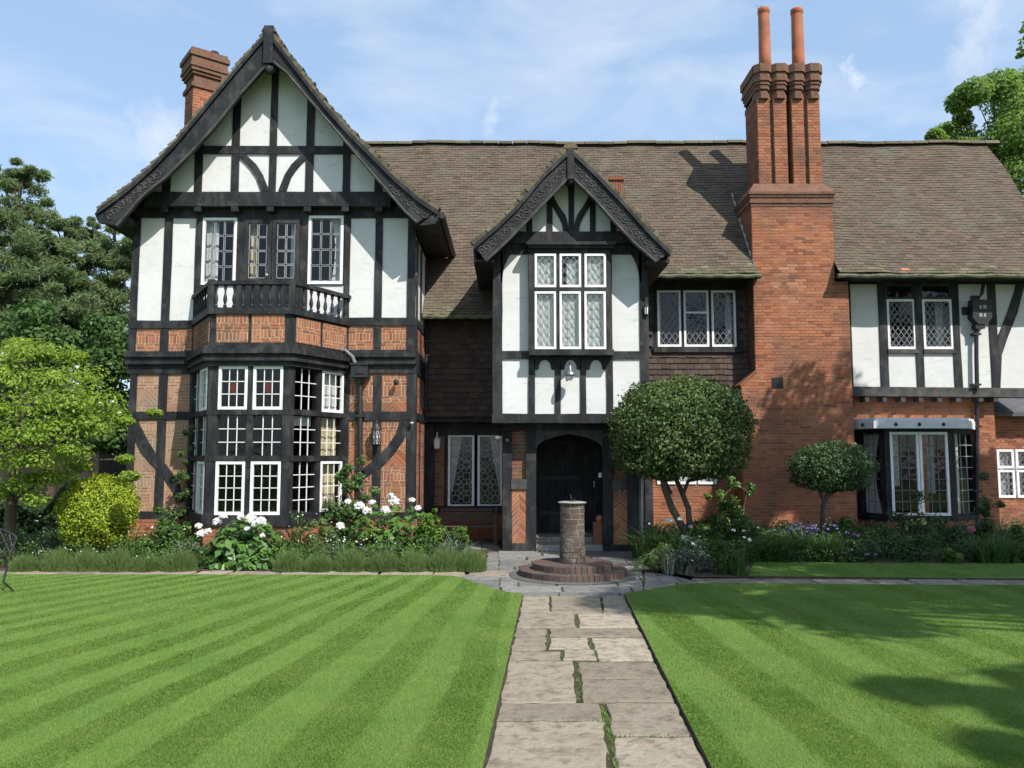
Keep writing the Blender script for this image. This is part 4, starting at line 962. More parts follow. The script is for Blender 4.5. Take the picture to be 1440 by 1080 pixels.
# ---------------------------------------------------------------- roofs
def tiles(mb, X0, X1, S0, S1, pt, gauge=.090, w_=.165, mset=0, jit=.006, holes=None):
    """pt(x, s, h) -> world; s runs up the slope"""
    s = S0; k = 0
    while s < S1:
        x = X0 - (k % 2)*w_/2; st = min(s+gauge*1.15, S1)
        row = random.uniform(-.004, .004)
        while x < X1:
            a, b = max(x+.0025, X0), min(x+w_-.0025, X1)
            if b-a > .02:
                j = random.uniform(-jit, jit)+row; t = random.uniform(.015, .023); t2 = t+random.uniform(-.004, .004)
                v = [pt(a, s+j, t), pt(b, s+j, t2), pt(b, st, .008), pt(a, st, .008), pt(a, s+j, -.005), pt(b, s+j, -.005)]
                q = random.random(); mi = mset if not isinstance(mset, tuple) else mset[0]
                if isinstance(mset, tuple):
                    if q < .0009: mi = mset[2]
                    elif k < 2 and q < .8 or k < 4 and q < .3: mi = mset[1]
                mb.add(v, [(0, 1, 2, 3), (4, 5, 1, 0), (4, 0, 3), (5, 2, 1)], mi)
            x += w_
        s += gauge; k += 1
SL = math.atan(1.376); cs, sn = math.cos(SL), math.sin(SL)
Y0, Z0 = 14.5, 4.12; YR = 17.88; ZR = Z0+(YR-Y0)*1.376; SR = (YR-Y0)/cs; SE = (15.18-Y0)/cs
def sag(x, s): return .016*math.sin(x*1.1+s*.5)+.010*math.sin(x*2.7+1+s)+.007*math.sin(x*5.3+s*2.1)
XV = 10.98
def mpt(x, s, h):
    bell = .10*max(0, 1-(s)/.9)**2 if x < .6 else .07*max(0, 1-(s-SE)/.9)**2
    hh = h + sag(x, s)*.75 + bell; return (x + (.03*math.sin(s*3) if x > 10.9 else 0), Y0+s*cs - sn*hh, Z0+s*sn+cs*hh)
mb = MB(); TS = (0, 1, 2)
tiles(mb, -4.6, .55, 0, SR, mpt, mset=TS); tiles(mb, .55, c_l+.02, SE, SR, mpt, mset=TS)
tiles(mb, c_r2-.01, XV, SE, SR, mpt, mset=TS); tiles(mb, c_l+.02, c_r2-.01, SE+1.35, SR, mpt, mset=0)
# back slope
def bpt(x, s, h): return (x, 2*YR-(Y0+s*cs)+sn*h, Z0+s*sn+cs*h)
mb.add([bpt(-4.6, 0, 0), bpt(XV, 0, 0), bpt(XV, SR, 0), bpt(-4.6, SR, 0)], [(0, 1, 2, 3)], 0)
roof = mb.build('main_roof', [M['tile'], M['tile_moss'], M['tile_new']], house)
mb = MB(); x = -4.6
while x < XV:
    z = ZR+sag(x, SR)*.8+.02; l = .33
    pts = [(x, YR, z), (x+l-.012, YR, z+random.uniform(-.006, .006))]
    vs = []; 
    for (px_, py_, pz_) in pts:
        for k in range(7):
            q = math.pi*k/6; vs.append((px_, py_-.13*math.cos(q), pz_-.045+.10*math.sin(q)))
    mb.add(vs, [(k, k+1, 8+k, 7+k) for k in range(6)]+[tuple(range(7)), tuple(range(13, 6, -1))], 0); x += l
mb.build('ridge_tiles', M['tile_moss'], roof)
# soffits, gutters and end gable
def eave(x0, x1, s, ywall):
    p = mpt((x0+x1)/2, s, -.05); mb = MB(); mb.add([(x0, p[1]+.02, p[2]-.03), (x1, p[1]+.02, p[2]-.03), (x1, ywall, p[2]-.0), (x0, ywall, p[2]-.0)], [(0, 1, 2, 3)])
    mb.wbox(x0, p[1]+.01, p[2]-.05, x1, p[1]+.035, p[2]+.05); mb.build('eave_board', M['timber'], roof)
    mb = MB(); n = 24; mb.tube([(x0+(x1-x0)*i/n, p[1]-.035, p[2]-.015+.008*math.sin(i*1.7)) for i in range(n+1)], .045, 8); mb.build('gutter', M['gutter'], roof)
M['gutter'] = mat('mossy_gutter', [(.035, .035, .03), (.11, .12, .07), (.16, .17, .11)], 7, .8, .5, 40)
eave(WX1+.02, PX0-.02, 0, YLR); eave(PX1+.1, c_l+.08, SE, YRR); eave(c_r2-.04, XV, SE, YRW)
mb = MB(); mb.add([(XV-.25, YRW, 2.9), (XV-.25, 20.0, 2.9), (XV-.25, 20.0, 5.2), (XV-.25, YR, ZR-.1), (XV-.25, YRW, 5.2)], [(0, 1, 2, 3, 4)]); mb.build('end_wall', M['brick_dark'], house)
mb = MB(); T = [mpt(XV, SE+i*(SR-SE)/10, -.03) for i in range(11)]
for a, b in zip(T[:-1], T[1:]): mb.add([(a[0]+.01, a[1], a[2]+.02), (b[0]+.01, b[1], b[2]+.02), (b[0]+.01, b[1], b[2]-.2), (a[0]+.01, a[1], a[2]-.2)], [(0, 1, 2, 3)])
mb.build('bargeboard', M['timber'], roof)
# small vent stack on the roof
FV = Fr((0, 16.45)); v0, v1 = FV.px(857, 262)[0], FV.px(877, 262)[0]; zv0, zv1 = FV.px(867, 285)[1], FV.px(867, 248)[1]
mb = MB(); mb.wbox(v0+.03, 16.45, zv0-.3, v1-.03, 16.75, zv1-.12)
for i in range(5): mb.wbox(v0+.02+i*.055, 16.44, zv0-.1, v0+.05+i*.055, 16.46, zv1-.13)
for i, e in enumerate((.0, .03, .01)): mb.wbox(v0+.02-e, 16.44-e, zv1-.12+i*.04, v1-.02+e, 16.76+e, zv1-.08+i*.04-.002)
mb.build('vent_stack', M['brick_dark'], roof)
# gable roofs of the wing and the porch, laid along their profile
def gable_roof(name, prof, yf, yb, ridge=True, moss=True):
    for a_, b_ in zip(prof[:-1], prof[1:]): pass
    cum = [0]
    for a_, b_ in zip(prof[:-1], prof[1:]): cum.append(cum[-1]+math.hypot(b_[0]-a_[0], b_[1]-a_[1]))
    def pt(y, s, h):
        s = max(-.05, min(s, cum[-1])); 
        for i in range(len(prof)-1):
            if s <= cum[i+1] or i == len(prof)-2: break
        f = (s-cum[i])/(cum[i+1]-cum[i]); a, b = prof[i], prof[i+1]; l = cum[i+1]-cum[i]; t = ((b[0]-a[0])/l, (b[1]-a[1])/l)
        n = (t[1], -t[0]) if t[0] < 0 else (-t[1], t[0])
        return (a[0]+(b[0]-a[0])*f+n[0]*h, y, a[1]+(b[1]-a[1])*f+n[1]*h)
    mb = MB(); tiles(mb, yf, yb, 0, cum[-1], lambda y, s, h: pt(y, s, h+.03), mset=(0, 0, 0), jit=.008)
    # verge: stacked tile edges bedded in mossy mortar
    s = 0
    while s < cum[-1]:
        h = random.uniform(.035, .065); y = yf-random.uniform(0, .02)
        st = min(s+.10, cum[-1]); v = [pt(y, s, -.02), pt(y, st, -.02), pt(y, st, h), pt(y, s, h+.02), pt(y+.2, s, -.02), pt(y+.2, st, -.02), pt(y+.2, st, h), pt(y+.2, s, h+.02)]
        mb.add(v, [(0, 1, 2, 3), (3, 2, 6, 7), (0, 3, 7, 4), (1, 5, 6, 2), (4, 5, 1, 0)], 1); s += .105
    return mb.build(name, [M['tile'], M['tile_moss']], house)
up = lambda T, F, o: [(u, z+o) for u, z in [F.px(*p) for p in T]][::-1]
YBK = 17.85
wl_r = gable_roof('wing_roof', up(WLT, FB, .01), YB-.04, YBK); gable_roof('wing_roof', up(WRT, FB, .01), YB-.04, YBK)
gable_roof('porch_roof', up(PLT, FPB, .01), YPB-.04, 16.6); gable_roof('porch_roof', up(PRT, FPB, .01), YPB-.04, 16.6)
for T_, F, yf, yb in ((WLT, FB, YB, YBK), (PLT, FPB, YPB, 16.6)):
    u, z = F.px(T_[0][0]+1, T_[0][1]); mb = MB(); y = yf-.06
    while y < yb:
        vs = []
        for yy in (y, y+.32):
            for k in range(7): q = math.pi*k/6; vs.append((u-.12*math.cos(q), yy, z+.02+.10*math.sin(q)))
        mb.add(vs, [(k, k+1, 8+k, 7+k) for k in range(6)]+[tuple(range(7)), tuple(range(13, 6, -1))]); y += .33
    mb.build('ridge_tiles', M['tile_moss'], house)
# chimney behind the wing, set diagonally
cy = 15.6; FQ = Fr((0, cy)); cx0 = FQ.px(287, 120)[0]
def diag(mb, cx, cy, hw, z0, z1, ang, hd=None):
    hd = hd or hw; c, s = math.cos(ang), math.sin(ang); pts = [(cx+c*a*hw-s*b*hd, cy+s*a*hw+c*b*hd) for a, b in ((-1, -1), (1, -1), (1, 1), (-1, 1))]
    mb.add([(x, y, z) for z in (z0, z1) for x, y in pts], [(3, 2, 1, 0), (4, 5, 6, 7), (0, 1, 5, 4), (1, 2, 6, 5), (2, 3, 7, 6), (3, 0, 4, 7)])
ang = R(38); zq = lambda y: FQ.px(284, y+15)[1]
mb = MB(); diag(mb, cx0, cy, .275, 6.0, zq(100), ang); 
for y0, y1, e in ((119, 113, .06), (101, 97, .05), (97, 92, .09), (92, 88, .12), (88, 78, .10), (78, 72, .14), (72, 67, .10)): diag(mb, cx0, cy, .275+e*.8, zq(y0), zq(y1)-.002, ang)
st = mb.build('rear_chimney', M['brick_sooty'], house)
c, s = math.cos(ang), math.sin(ang); hw = .275
for (o, uv) in (((cx0+c*-hw-s*-hw, cy+s*-hw+c*-hw), (c, s)), ((cx0+c*-hw-s*hw, cy+s*-hw+c*hw), (s, -c))):
    bricks(Fr(o, uv), rp((0, 6.2, 2*hw, zq(119))), 'bond', d=.004, parent=st, name='brick_face')
mb = MB(); diag(mb, cx0+.46, cy+.35, .26, 6.0, zq(112), ang); diag(mb, cx0+.46, cy+.35, .31, zq(112), zq(104), ang); diag(mb, cx0+.46, cy+.35, .35, zq(104), zq(95), ang); mb.build('rear_flue', M['brick_sooty'], st)
mb = MB(); mb.lathe((cx0+.17, cy+.05, zq(70)), [(.09, 0), (.09, .10), (.12, .105), (.12, .13), (.05, .15), (.10, .16), (.08, .2)], 12); mb.build('chimney_cowl', M['iron'], st)
# downpipes and hopper heads
def pipe(F, pts, r_=.04, d=.07, name='downpipe', m='iron', clips=()):
    mb = MB(); mb.tube([F.pt(*F.px(x, y, d), d) for x, y in pts], r_, 8)
    for x, y in clips:
        u, z = F.px(x, y, d); mb.box(F, (u-.075, z-.02, u+.075, z+.02), .01, d+.045)
    return mb.build(name, M[m], house, True) if False else mb.build(name, M[m], house)
pipe(FW, [(506.5, 536), (506.5, 600), (506.5, 700)], .045, .085, clips=((506.5, 585), (506.5, 660)))
mb = MB(); mb.box(FW, FW.rect(497, 514, 520, 530), .02, .20); mb.box(FW, FW.rect(495.5, 512, 521.5, 515), .02, .22); mb.box(FW, FW.rect(495.5, 529, 521.5, 532), .02, .22); u, z = FW.px(507, 532); mb.lathe(FW.pt(u, z-.13, .09), [(.05, 0), (.075, .05), (.075, .13)], 10); 
mb.box(FW, FW.rect(503, 517, 514, 527), .20, .215); mb.build('hopper_head', M['iron'], house)
pipe(FW, [(473, 491), (486, 493), (496, 502), (500, 513)], .03, .17, m='leaddark', name='overflow_pipe')
pipe(FLR, [(599, 452), (600, 470), (598.5, 560), (598.5, 594)], .04, .10, clips=((599, 480), (598.5, 500), (598.5, 560), (598.5, 575)))
pipe(FRW, [(1383, 400), (1381, 412), (1374, 424)], .035, .12); pipe(FRW, [(1373, 455), (1373, 500), (1374, 548)], .04, .10, clips=((1373, 470), (1373, 541)))
mb = MB(); F = FRW; mb.prism(F, [F.px(*p) for p in ((1360, 424), (1387, 424), (1387, 449), (1380, 458), (1368, 458), (1360, 449))], .02, .2); mb.box(F, F.rect(1352, 432, 1388, 443), .01, .03); mb.box(F, F.rect(1364, 416, 1376, 424), .01, .03); mb.box(F, F.rect(1365, 458, 1378, 464), .02, .18)
hp = mb.build('hopper_head', M['iron'], house)
mb = MB()
for x0, y0, x1, y1 in ((1369, 432, 1372, 437), (1374, 431.5, 1379, 436.5), (1369, 443, 1373, 448), (1375, 443, 1378, 448)): mb.box(F, F.rect(x0, y0, x1, y1), .2, .207)
mb.build('hopper_ornament', M['lead'], hp)
pipe(FPL, [(901, 655), (901, 700), (901, 768)], .045, -.25, m='steel')
pipe(FRL, [(1374, 560), (1374, 600), (1374, 690), (1374, 745)], .04, .09, clips=((1374, 600), (1374, 690)))

# ================================================================ GROUND, LAWNS, PATHS
def sheet(name, pts, z, m, kind='structure'):
    me = bpy.data.meshes.new(name); me.from_pydata([(p[0], p[1], z) for p in pts], [], [tuple(range(len(pts)))]); me.materials.append(M[m]); me.update()
    o = bpy.data.objects.new(name, me); C.objects.link(o); o['kind'] = kind; return o
def gx(px, py): q = G(px, py); return (q.x, q.y)
sheet('ground', [(-300, -120), (300, -120), (300, 400), (-300, 400)], -.06, 'field')
pathL = lambda y: gx(735-55/242*(y-838), y); pathR = lambda y: gx(878+120/242*(y-838), y)
def ext(a, b, Y): t = (Y-a[1])/(b[1]-a[1]); return (a[0]+(b[0]-a[0])*t, Y)
LN = ext(pathL(838), pathL(1080), -1.0); RN = ext(pathR(838), pathR(1080), -1.0)
ys = gx(300, 811.5)[1]
lawnL = [(-16, -1), LN, pathL(1080), pathL(960), pathL(838), gx(715, 836.5), gx(700, 832.5), gx(680, 826.5), gx(660, 819), gx(640, 813), gx(600, 811.5), gx(300, 811), gx(0, 810.5), (-16, gx(0, 810.5)[1])]
lawnR = [RN, (16, -1), (16, gx(1440, 826)[1]), gx(1440, 826), gx(1200, 825), gx(985, 823), gx(960, 824.5), gx(930, 829), gx(905, 834), pathR(838), pathR(960), pathR(1080)]
stripR = [gx(1052, 812.5), gx(1200, 814.5), gx(1440, 816.5), (16, gx(1440, 816.5)[1]), (16, gx(1440, 795)[1]), gx(1440, 795), gx(1200, 794), gx(1062, 793)]
def lawn(name, poly, z=.028):
    o = sheet(name, poly, z, 'lawn'); mb = MB(); n = len(poly)
    for i in range(n):
        a, b = poly[i], poly[(i+1) % n]; mb.add([(a[0], a[1], -.05), (b[0], b[1], -.05), (b[0], b[1], z-.001), (a[0], a[1], z-.001)], [(0, 1, 2, 3)])
    e = mb.build('lawn_edge', M['soil']); e['kind'] = 'structure'
    return o
lawn('lawn', lawnL); lawn('lawn', lawnR); lawn('grass_strip', stripR)
def inside(poly, X, Y):
    r = np.zeros(len(X), bool); n = len(poly)
    for i in range(n):
        x0, y0 = poly[i]; x1, y1 = poly[(i+1) % n]
        if y0 == y1: continue
        c = ((y0 > Y) != (y1 > Y)) & (X < (x1-x0)*(Y-y0)/(y1-y0)+x0); r ^= c
    return r
def turf(name, poly, n, label, ymin=3.6, ymax=13, pw=1.35):
    u = RNG.random(n*3); Y = (ymin**(1-pw)+u*(ymax**(1-pw)-ymin**(1-pw)))**(1/(1-pw)); X = (RNG.random(n*3)*2-1)*(.76*Y+1.6)
    k = inside(poly, X, Y); X, Y = X[k][:n], Y[k][:n]; n = len(X)
    q = np.where(X < .6, (X-.35)/(1-.066*(Y-4.3)), X+.075*(Y-4.3))+.02*np.sin(Y*1.9+X)
    q = q/.32+.30*np.sin(q*1.9); ph = q % 2; sg = np.clip((.5-np.abs((ph % 1)-.5))*14, 0, 1)*np.where(ph < 1, 1., -1.)
    amp = .27+.11*np.sin(X*1.3+Y*.7)*np.sin(Y*1.1-X*.5)
    lx = RNG.normal(0, .35, n); ly = sg*amp*(1.35 if X.mean() < 0 else 1.2)+RNG.normal(0, .38, n)
    keepout = 0; patch = .5+.5*np.sin(X*2.3+np.sin(Y*1.7)*1.5)*np.sin(Y*2.9+X*.8)
    h = RNG.uniform(.008, .018, n)*(.85+.35*patch); w_ = (.0012+.00036*Y)*RNG.uniform(.7, 1.3, n)
    a = RNG.uniform(0, np.pi*2, n); B = np.stack([X, Y, np.full(n, .026)], 1); s = np.stack([np.cos(a), np.sin(a)*.6, np.zeros(n)], 1)*w_[:, None]
    T = B+np.stack([lx*h, ly*h, h*.85], 1)
    V = np.stack([B-s, B+s, T], 1).reshape(-1, 3)
    o = np_mesh(name, V, [np.arange(n*3).reshape(n, 3)], M['grass']); tag(o, label, 'grass', kind='stuff')
turf('mown_grass', lawnL, 640000, 'short striped mown grass left of the stone path')
turf('mown_grass', lawnR, 600000, 'short striped mown grass right of the stone path')
turf('mown_grass', stripR, 60000, 'narrow strip of mown grass between flower bed and stone edging', ymin=10.5, ymax=12.6)
def slabs(name, polys, z=.0, gap=.008, mat_='flag', th=.03, zr=.004):
    mb = MB()
    for p in polys:
        p = [Vector((a[0], a[1], 0)) for a in p]; n = len(p)
        ar = sum(p[i].x*p[(i+1) % n].y-p[(i+1) % n].x*p[i].y for i in range(n))
        if ar < 0: p = p[::-1]
        c = sum(p, Vector())/n; zz = z+random.uniform(-zr, zr); tx, ty = random.uniform(-.007, .007), random.uniform(-.007, .007)
        q = []
        for i in range(n):
            a, b = p[i], p[(i+1) % n]
            m = max(1, int((b-a).length/.09))
            for j in range(m): q.append(a+(b-a)*j/m+Vector((random.gauss(0, .006), random.gauss(0, .006), 0)))
        q2 = [c+(v-c)*(1-min(.4, (gap+random.uniform(0, gap*.9))/max((v-c).length, .01))) for v in q]; n = len(q2)
        q3 = [c+(v-c)*(1-min(.3, .008/max((v-c).length, .01))) for v in q2]
        f = lambda v: zz+tx*(v.x-c.x)+ty*(v.y-c.y)
        vs = [(v.x, v.y, f(v)) for v in q3]+[(v.x, v.y, f(v)-.007) for v in q2]+[(v.x, v.y, z-th) for v in q2]
        mb.add(vs, [tuple(range(n))]+[(i, n+i, n+(i+1) % n, (i+1) % n) for i in range(n)]+[(n+i, 2*n+i, 2*n+(i+1) % n, n+(i+1) % n) for i in range(n)])
    o = mb.build(name, M[mat_]); o['kind'] = 'structure'; return o
Lx = lambda y: 735-55/242*(y-838); Rx = lambda y: 878+120/242*(y-838)
def pq(a, b, c, d): return [gx(*a), gx(*b), gx(*c), gx(*d)]
F_ = []
def fs(xa0, xa1, y0, xb0, xb1, y1):
    f = lambda v, y: Lx(y) if v == 'L' else Rx(y) if v == 'R' else v
    F_.append(pq((f(xa0, y0), y0), (f(xa1, y0), y0), (f(xb1, y1), y1), (f(xb0, y1), y1)))
fs('L', 773, 838, 'L', 774, 859); fs(773, 846, 838, 774, 848, 862); fs(846, 'R', 838, 848, 'R', 862)
fs('L', 808, 859.5, 'L', 811, 883); fs(811, 'R', 862, 813, 'R', 882)
fs('L', 770, 884, 'L', 769, 914); fs(771.5, 'R', 883, 771.5, 'R', 895.5); fs(771.5, 827, 896, 771, 832, 911.5); fs(830, 'R', 896.5, 842, 'R', 929)
fs('L', 790, 915, 'L', 791, 927.5); fs(791, 837, 912, 792, 842, 927.5)
fs('L', 807.5, 928.5, 'L', 812, 987); fs(810.5, 'R', 930, 814, 'R', 954); fs(814, 'R', 955, 817, 'R', 988)
fs('L', 847.2, 988.5, 'L', 851.5, 1013); fs(849.3, 'R', 989, 859, 'R', 1034.5); fs('L', 851, 1014, 'L', 859, 1092); fs(861, 'R', 1036, 868, 'R', 1110); fs('L', 859, 1093, 'L', 870, 1200); fs(869, 'R', 1111, 884, 'R', 1180); fs('L', 872, 1202, 'L', 888, 1500); fs(886, 'R', 1182, 896, 'R', 1500)
slabs('stone_path', F_, 0, .010)
pb = [pathL(834), pathR(834), pathR(1080), RN, LN, pathL(1080)]
sheet('path_bed', pb, -.014, 'joint')
# grass tufts in the joints
J_ = []
for (a, b, n) in (((812, 931), (815, 985), 70), ((808, 860), (811, 882), 25), ((829, 897), (842, 928), 40), ((848, 990), (860, 1040), 110), ((860, 1036), (866, 1079), 60), ((770, 885), (770, 908), 10), ((700, 1013.5), (850, 1013.5), 40), ((860, 1035), (960, 1035.5), 30), ((790, 916), (792, 927), 15), ((690, 928), (800, 928), 16), ((815, 846), (847, 862), 10)):
    for i in range(n):
        f = random.random(); q = gx(a[0]+(b[0]-a[0])*f, a[1]+(b[1]-a[1])*f); J_.append((q[0]+random.gauss(0, .010), q[1]+random.gauss(0, .008), -.012))
J_ = np.array(J_); o = blades('joint_grass', J_, RNG.uniform(.012, .032, len(J_)), .006, RNG.normal(0, .6, (len(J_), 2)), M['grass']); tag(o, 'tufts of grass and moss growing in the joints of the stone path', 'grass', kind='stuff')
# paving round the sundial
def irregular(conv, du, dv, skew=.04, gap=.008):
    conv = ccw([tuple(p) for p in conv]); xs = [p[0] for p in conv]; ys_ = [p[1] for p in conv]; out = []; y = min(ys_)-.1
    while y < max(ys_):
        h = dv*random.uniform(.75, 1.3); x = min(xs)-random.uniform(0, du)
        while x < max(xs):
            w_ = du*random.uniform(.6, 1.4); s = lambda: random.uniform(-skew, skew)*.0
            c = clip([(x, y), (x+w_, y), (x+w_, y+h), (x, y+h)], conv)
            if len(c) >= 3 and area(c) > .01: out.append(c)
            x += w_
        y += h
    return out
R1 = [gx(700, 837.5), gx(735, 837.8), gx(878, 837.8), gx(905, 834), gx(905, 776), gx(845, 768), gx(706, 768)]
R1 = [gx(703, 834), gx(735, 837.8), gx(878, 837.8), gx(905, 834.3), gx(902, 775), gx(700, 772)]
R2 = [gx(640, 812.5), gx(660, 818.5), gx(680, 826), gx(703, 833.6), gx(701, 789), gx(696, 800)]
R3 = [gx(905.4, 834), gx(930, 828.7), gx(960, 824.2), gx(985, 822.6), gx(980, 812), gx(925, 803), gx(905.4, 792)]
pav = irregular(R1, .75, .5)+irregular([gx(640, 812.3), gx(662, 819), gx(702.6, 833.6), gx(702.6, 803.5), gx(670, 805)], .7, .5)+irregular([gx(686, 776), gx(702, 776), gx(702, 803), gx(680, 803)], .6, .5)+irregular([gx(905.5, 834), gx(960, 824.4), gx(985, 822.6), gx(978, 813), gx(940, 808), gx(905.5, 800)], .7, .45)
pav += irregular([gx(600, 771.5), gx(702, 771.8), gx(702, 752), gx(600, 752)], .6, .5)
slabs('sundial_paving', pav, 0, .008, 'flag_grey')
sheet('paving_bed', [gx(640, 812), gx(700, 833), gx(735, 838), gx(878, 838), gx(930, 829), gx(985, 822.6), gx(925, 803), gx(905, 776), gx(905, 750), gx(596, 750), gx(596, 775), gx(690, 780), gx(692, 800)], -.012, 'joint')
# stone edging strips
E_ = []; x = gx(-60, 807)[0]; y0, y1 = gx(300, 811)[1], gx(300, 803)[1]
while x < gx(690, 807)[0]:
    l = random.uniform(.4, .75); E_.append([(x, y0+.005), (x+l, y0+.005), (x+l+random.uniform(-.06, .06), y1+random.uniform(-.06, .03)), (x+.01, y1+random.uniform(-.06, .03))]); x += l
x = gx(978, 818)[0]
while x < 12:
    l = random.uniform(.4, .8); f = (x-gx(978, 818)[0])/(gx(1440, 818)[0]-gx(978, 818)[0]); ya = gx(720, 822.7+3*f)[1]; yb = gx(720, 814+2.2*f)[1]
    E_.append([(x, ya), (x+l, ya-.005), (x+l+random.uniform(-.05, .05), yb), (x, yb+.01)]); x += l
slabs('stone_edging', E_, .005, .009)
sheet('edging_bed', [gx(-60, 812.5), gx(640, 813), gx(694, 800), gx(-60, 800)], -.018, 'joint'); sheet('edging_bed', [gx(978, 824), gx(1440, 827), (16, gx(1440, 827)[1]), (16, gx(1440, 814)[1]), gx(1440, 814), gx(978, 812)], -.018, 'joint')
sheet('flower_bed', [(-16, y1-.02), gx(680, 803.5), gx(684, 778), gx(597, 774), gx(590, 765), (-1.9, 14.2), (-16, 14.2)], .01, 'soil')
sheet('flower_bed', [gx(903, 778), gx(906, 793), gx(928, 804), gx(978, 812.5), gx(1062, 813), gx(1062, 793), (16, gx(1440, 795)[1]), (16, 18), (2.5, 18), (2.5, 14.2)], .01, 'soil')

# ================================================================ SUNDIAL
sc = G(805, 812.5); sc = Vector((sc.x, 10.88, 0)); sc.x = P(805, 760, 10.88).x
sd = thing('sundial', sc, 'weathered brick sundial pillar with round metal dial on two round brick steps', 'sundial')
def brickring(name, r0, r1, z0, z1, n, m, parent, rows=1):
    mb = MB()
    for i in range(n):
        a0, a1 = 2*math.pi*(i+.06)/n, 2*math.pi*(i+.94)/n; j = random.uniform(-.003, .003)
        pts = [(r, a) for r, a in ((r0, a0), (r1+j, a0), (r1+j, (a0+a1)/2), (r1+j, a1), (r0, a1))]; k = len(pts)
        vs = [(sc.x+r*math.cos(a), sc.y+r*math.sin(a), z) for z in (z0, z1+j) for r, a in pts]
        mb.add(vs, [tuple(range(k-1, -1, -1)), tuple(range(k, 2*k))]+[(q, (q+1) % k, k+(q+1) % k, k+q) for q in range(k)])
    return mb.build(name, M[m], parent)
M['darkstone'] = mat('dark_stone', [(.07, .066, .06), (.13, .125, .115)], 6, .9, .6, 30, dist=.01)
M['brick_step'] = mat('worn_step_brick', [(.08, .055, .047), (.12, .08, .066)], 6, .9, .6, 40, island_ramp=[(.06, .044, .04), (.105, .066, .054), (.13, .082, .066), (.085, .064, .055)], moss=((.085, .08, .065), 7, .45, .7), dist=.008)
for (r1, z0, z1, nm) in ((.72, .0, .085, 'lower_step'), (.535, .085, .165, 'upper_step')):
    mb = MB(); mb.lathe((sc.x, sc.y, z0), [(r1-.012, -.02), (r1-.012, z1-z0-.012), (.01, z1-z0-.012)], 48); s_ = mb.build(nm, M['mortar_dark'], sd)
    brickring('step_bricks', r1-.21, r1, z0, z1, int(2*math.pi*r1/.075), 'brick_step', s_); brickring('step_bricks', .05, r1-.22, z0+.002, z1-.002, 26, 'brick_step', s_)
mb = MB(); mb.lathe((sc.x, sc.y, 0), [(.83, -.012), (.86, .004), (.84, .012), (.5, .012)], 40); mb.build('base_flag', M['darkstone'], sd)
zt = .955; mb = MB(); mb.lathe((sc.x, sc.y, .165), [(.158, 0), (.158, zt-.165)], 24); pd = mb.build('pillar', M['mortar_dark'], sd)
z = .165; k = 0; mb = MB()
while z < zt-.03:
    rr = .174 if k < 3 else .162; n = 7 if k % 2 else 8; off = random.random()
    for i in range(n):
        a0 = 2*math.pi*(i+off+.045)/n; a1 = 2*math.pi*(i+off+.955)/n; j = random.uniform(-.003, .004); q = 5
        vs = []
        for zz in (z+.005, z+.066):
            for t in range(q): a = a0+(a1-a0)*t/(q-1); vs.append((sc.x+(rr+j)*math.cos(a), sc.y+(rr+j)*math.sin(a), zz))
            for t in (q-1, 0): a = a0+(a1-a0)*t/(q-1); vs.append((sc.x+.12*math.cos(a), sc.y+.12*math.sin(a), zz))
        m_ = q+2; mb.add(vs, [tuple(range(m_-1, -1, -1)), tuple(range(m_, 2*m_))]+[(t, (t+1) % m_, m_+(t+1) % m_, m_+t) for t in range(m_)])
    z += .073; k += 1
mb.build('pillar_bricks', M['stonebrick'], pd)
mb = MB(); mb.lathe((sc.x, sc.y, zt-.012), [(.15, 0), (.19, .012), (.195, .022), (.17, .028), (.165, .03)], 28); mb.build('dial_plate', M['steel'] if False else M['stone'], sd)
mb = MB(); mb.tube([(sc.x+.0, sc.y-.02, zt+.02), (sc.x-.02, sc.y+.0, zt+.10)], .006, 5); mb.add([(sc.x+.005, sc.y-.07, zt+.018), (sc.x+.005, sc.y+.06, zt+.018), (sc.x-.02, sc.y+.06, zt+.115), (sc.x+.0, sc.y-.07, zt+.018), (sc.x+.0, sc.y+.06, zt+.018), (sc.x-.026, sc.y+.06, zt+.115)], [(0, 1, 2), (5, 4, 3), (0, 2, 5, 3), (1, 4, 5, 2)])
mb.tube([(sc.x+.04, sc.y, zt+.02), (sc.x+.03, sc.y, zt+.06)], .008, 6); mb.build('gnomon', M['iron'], sd)

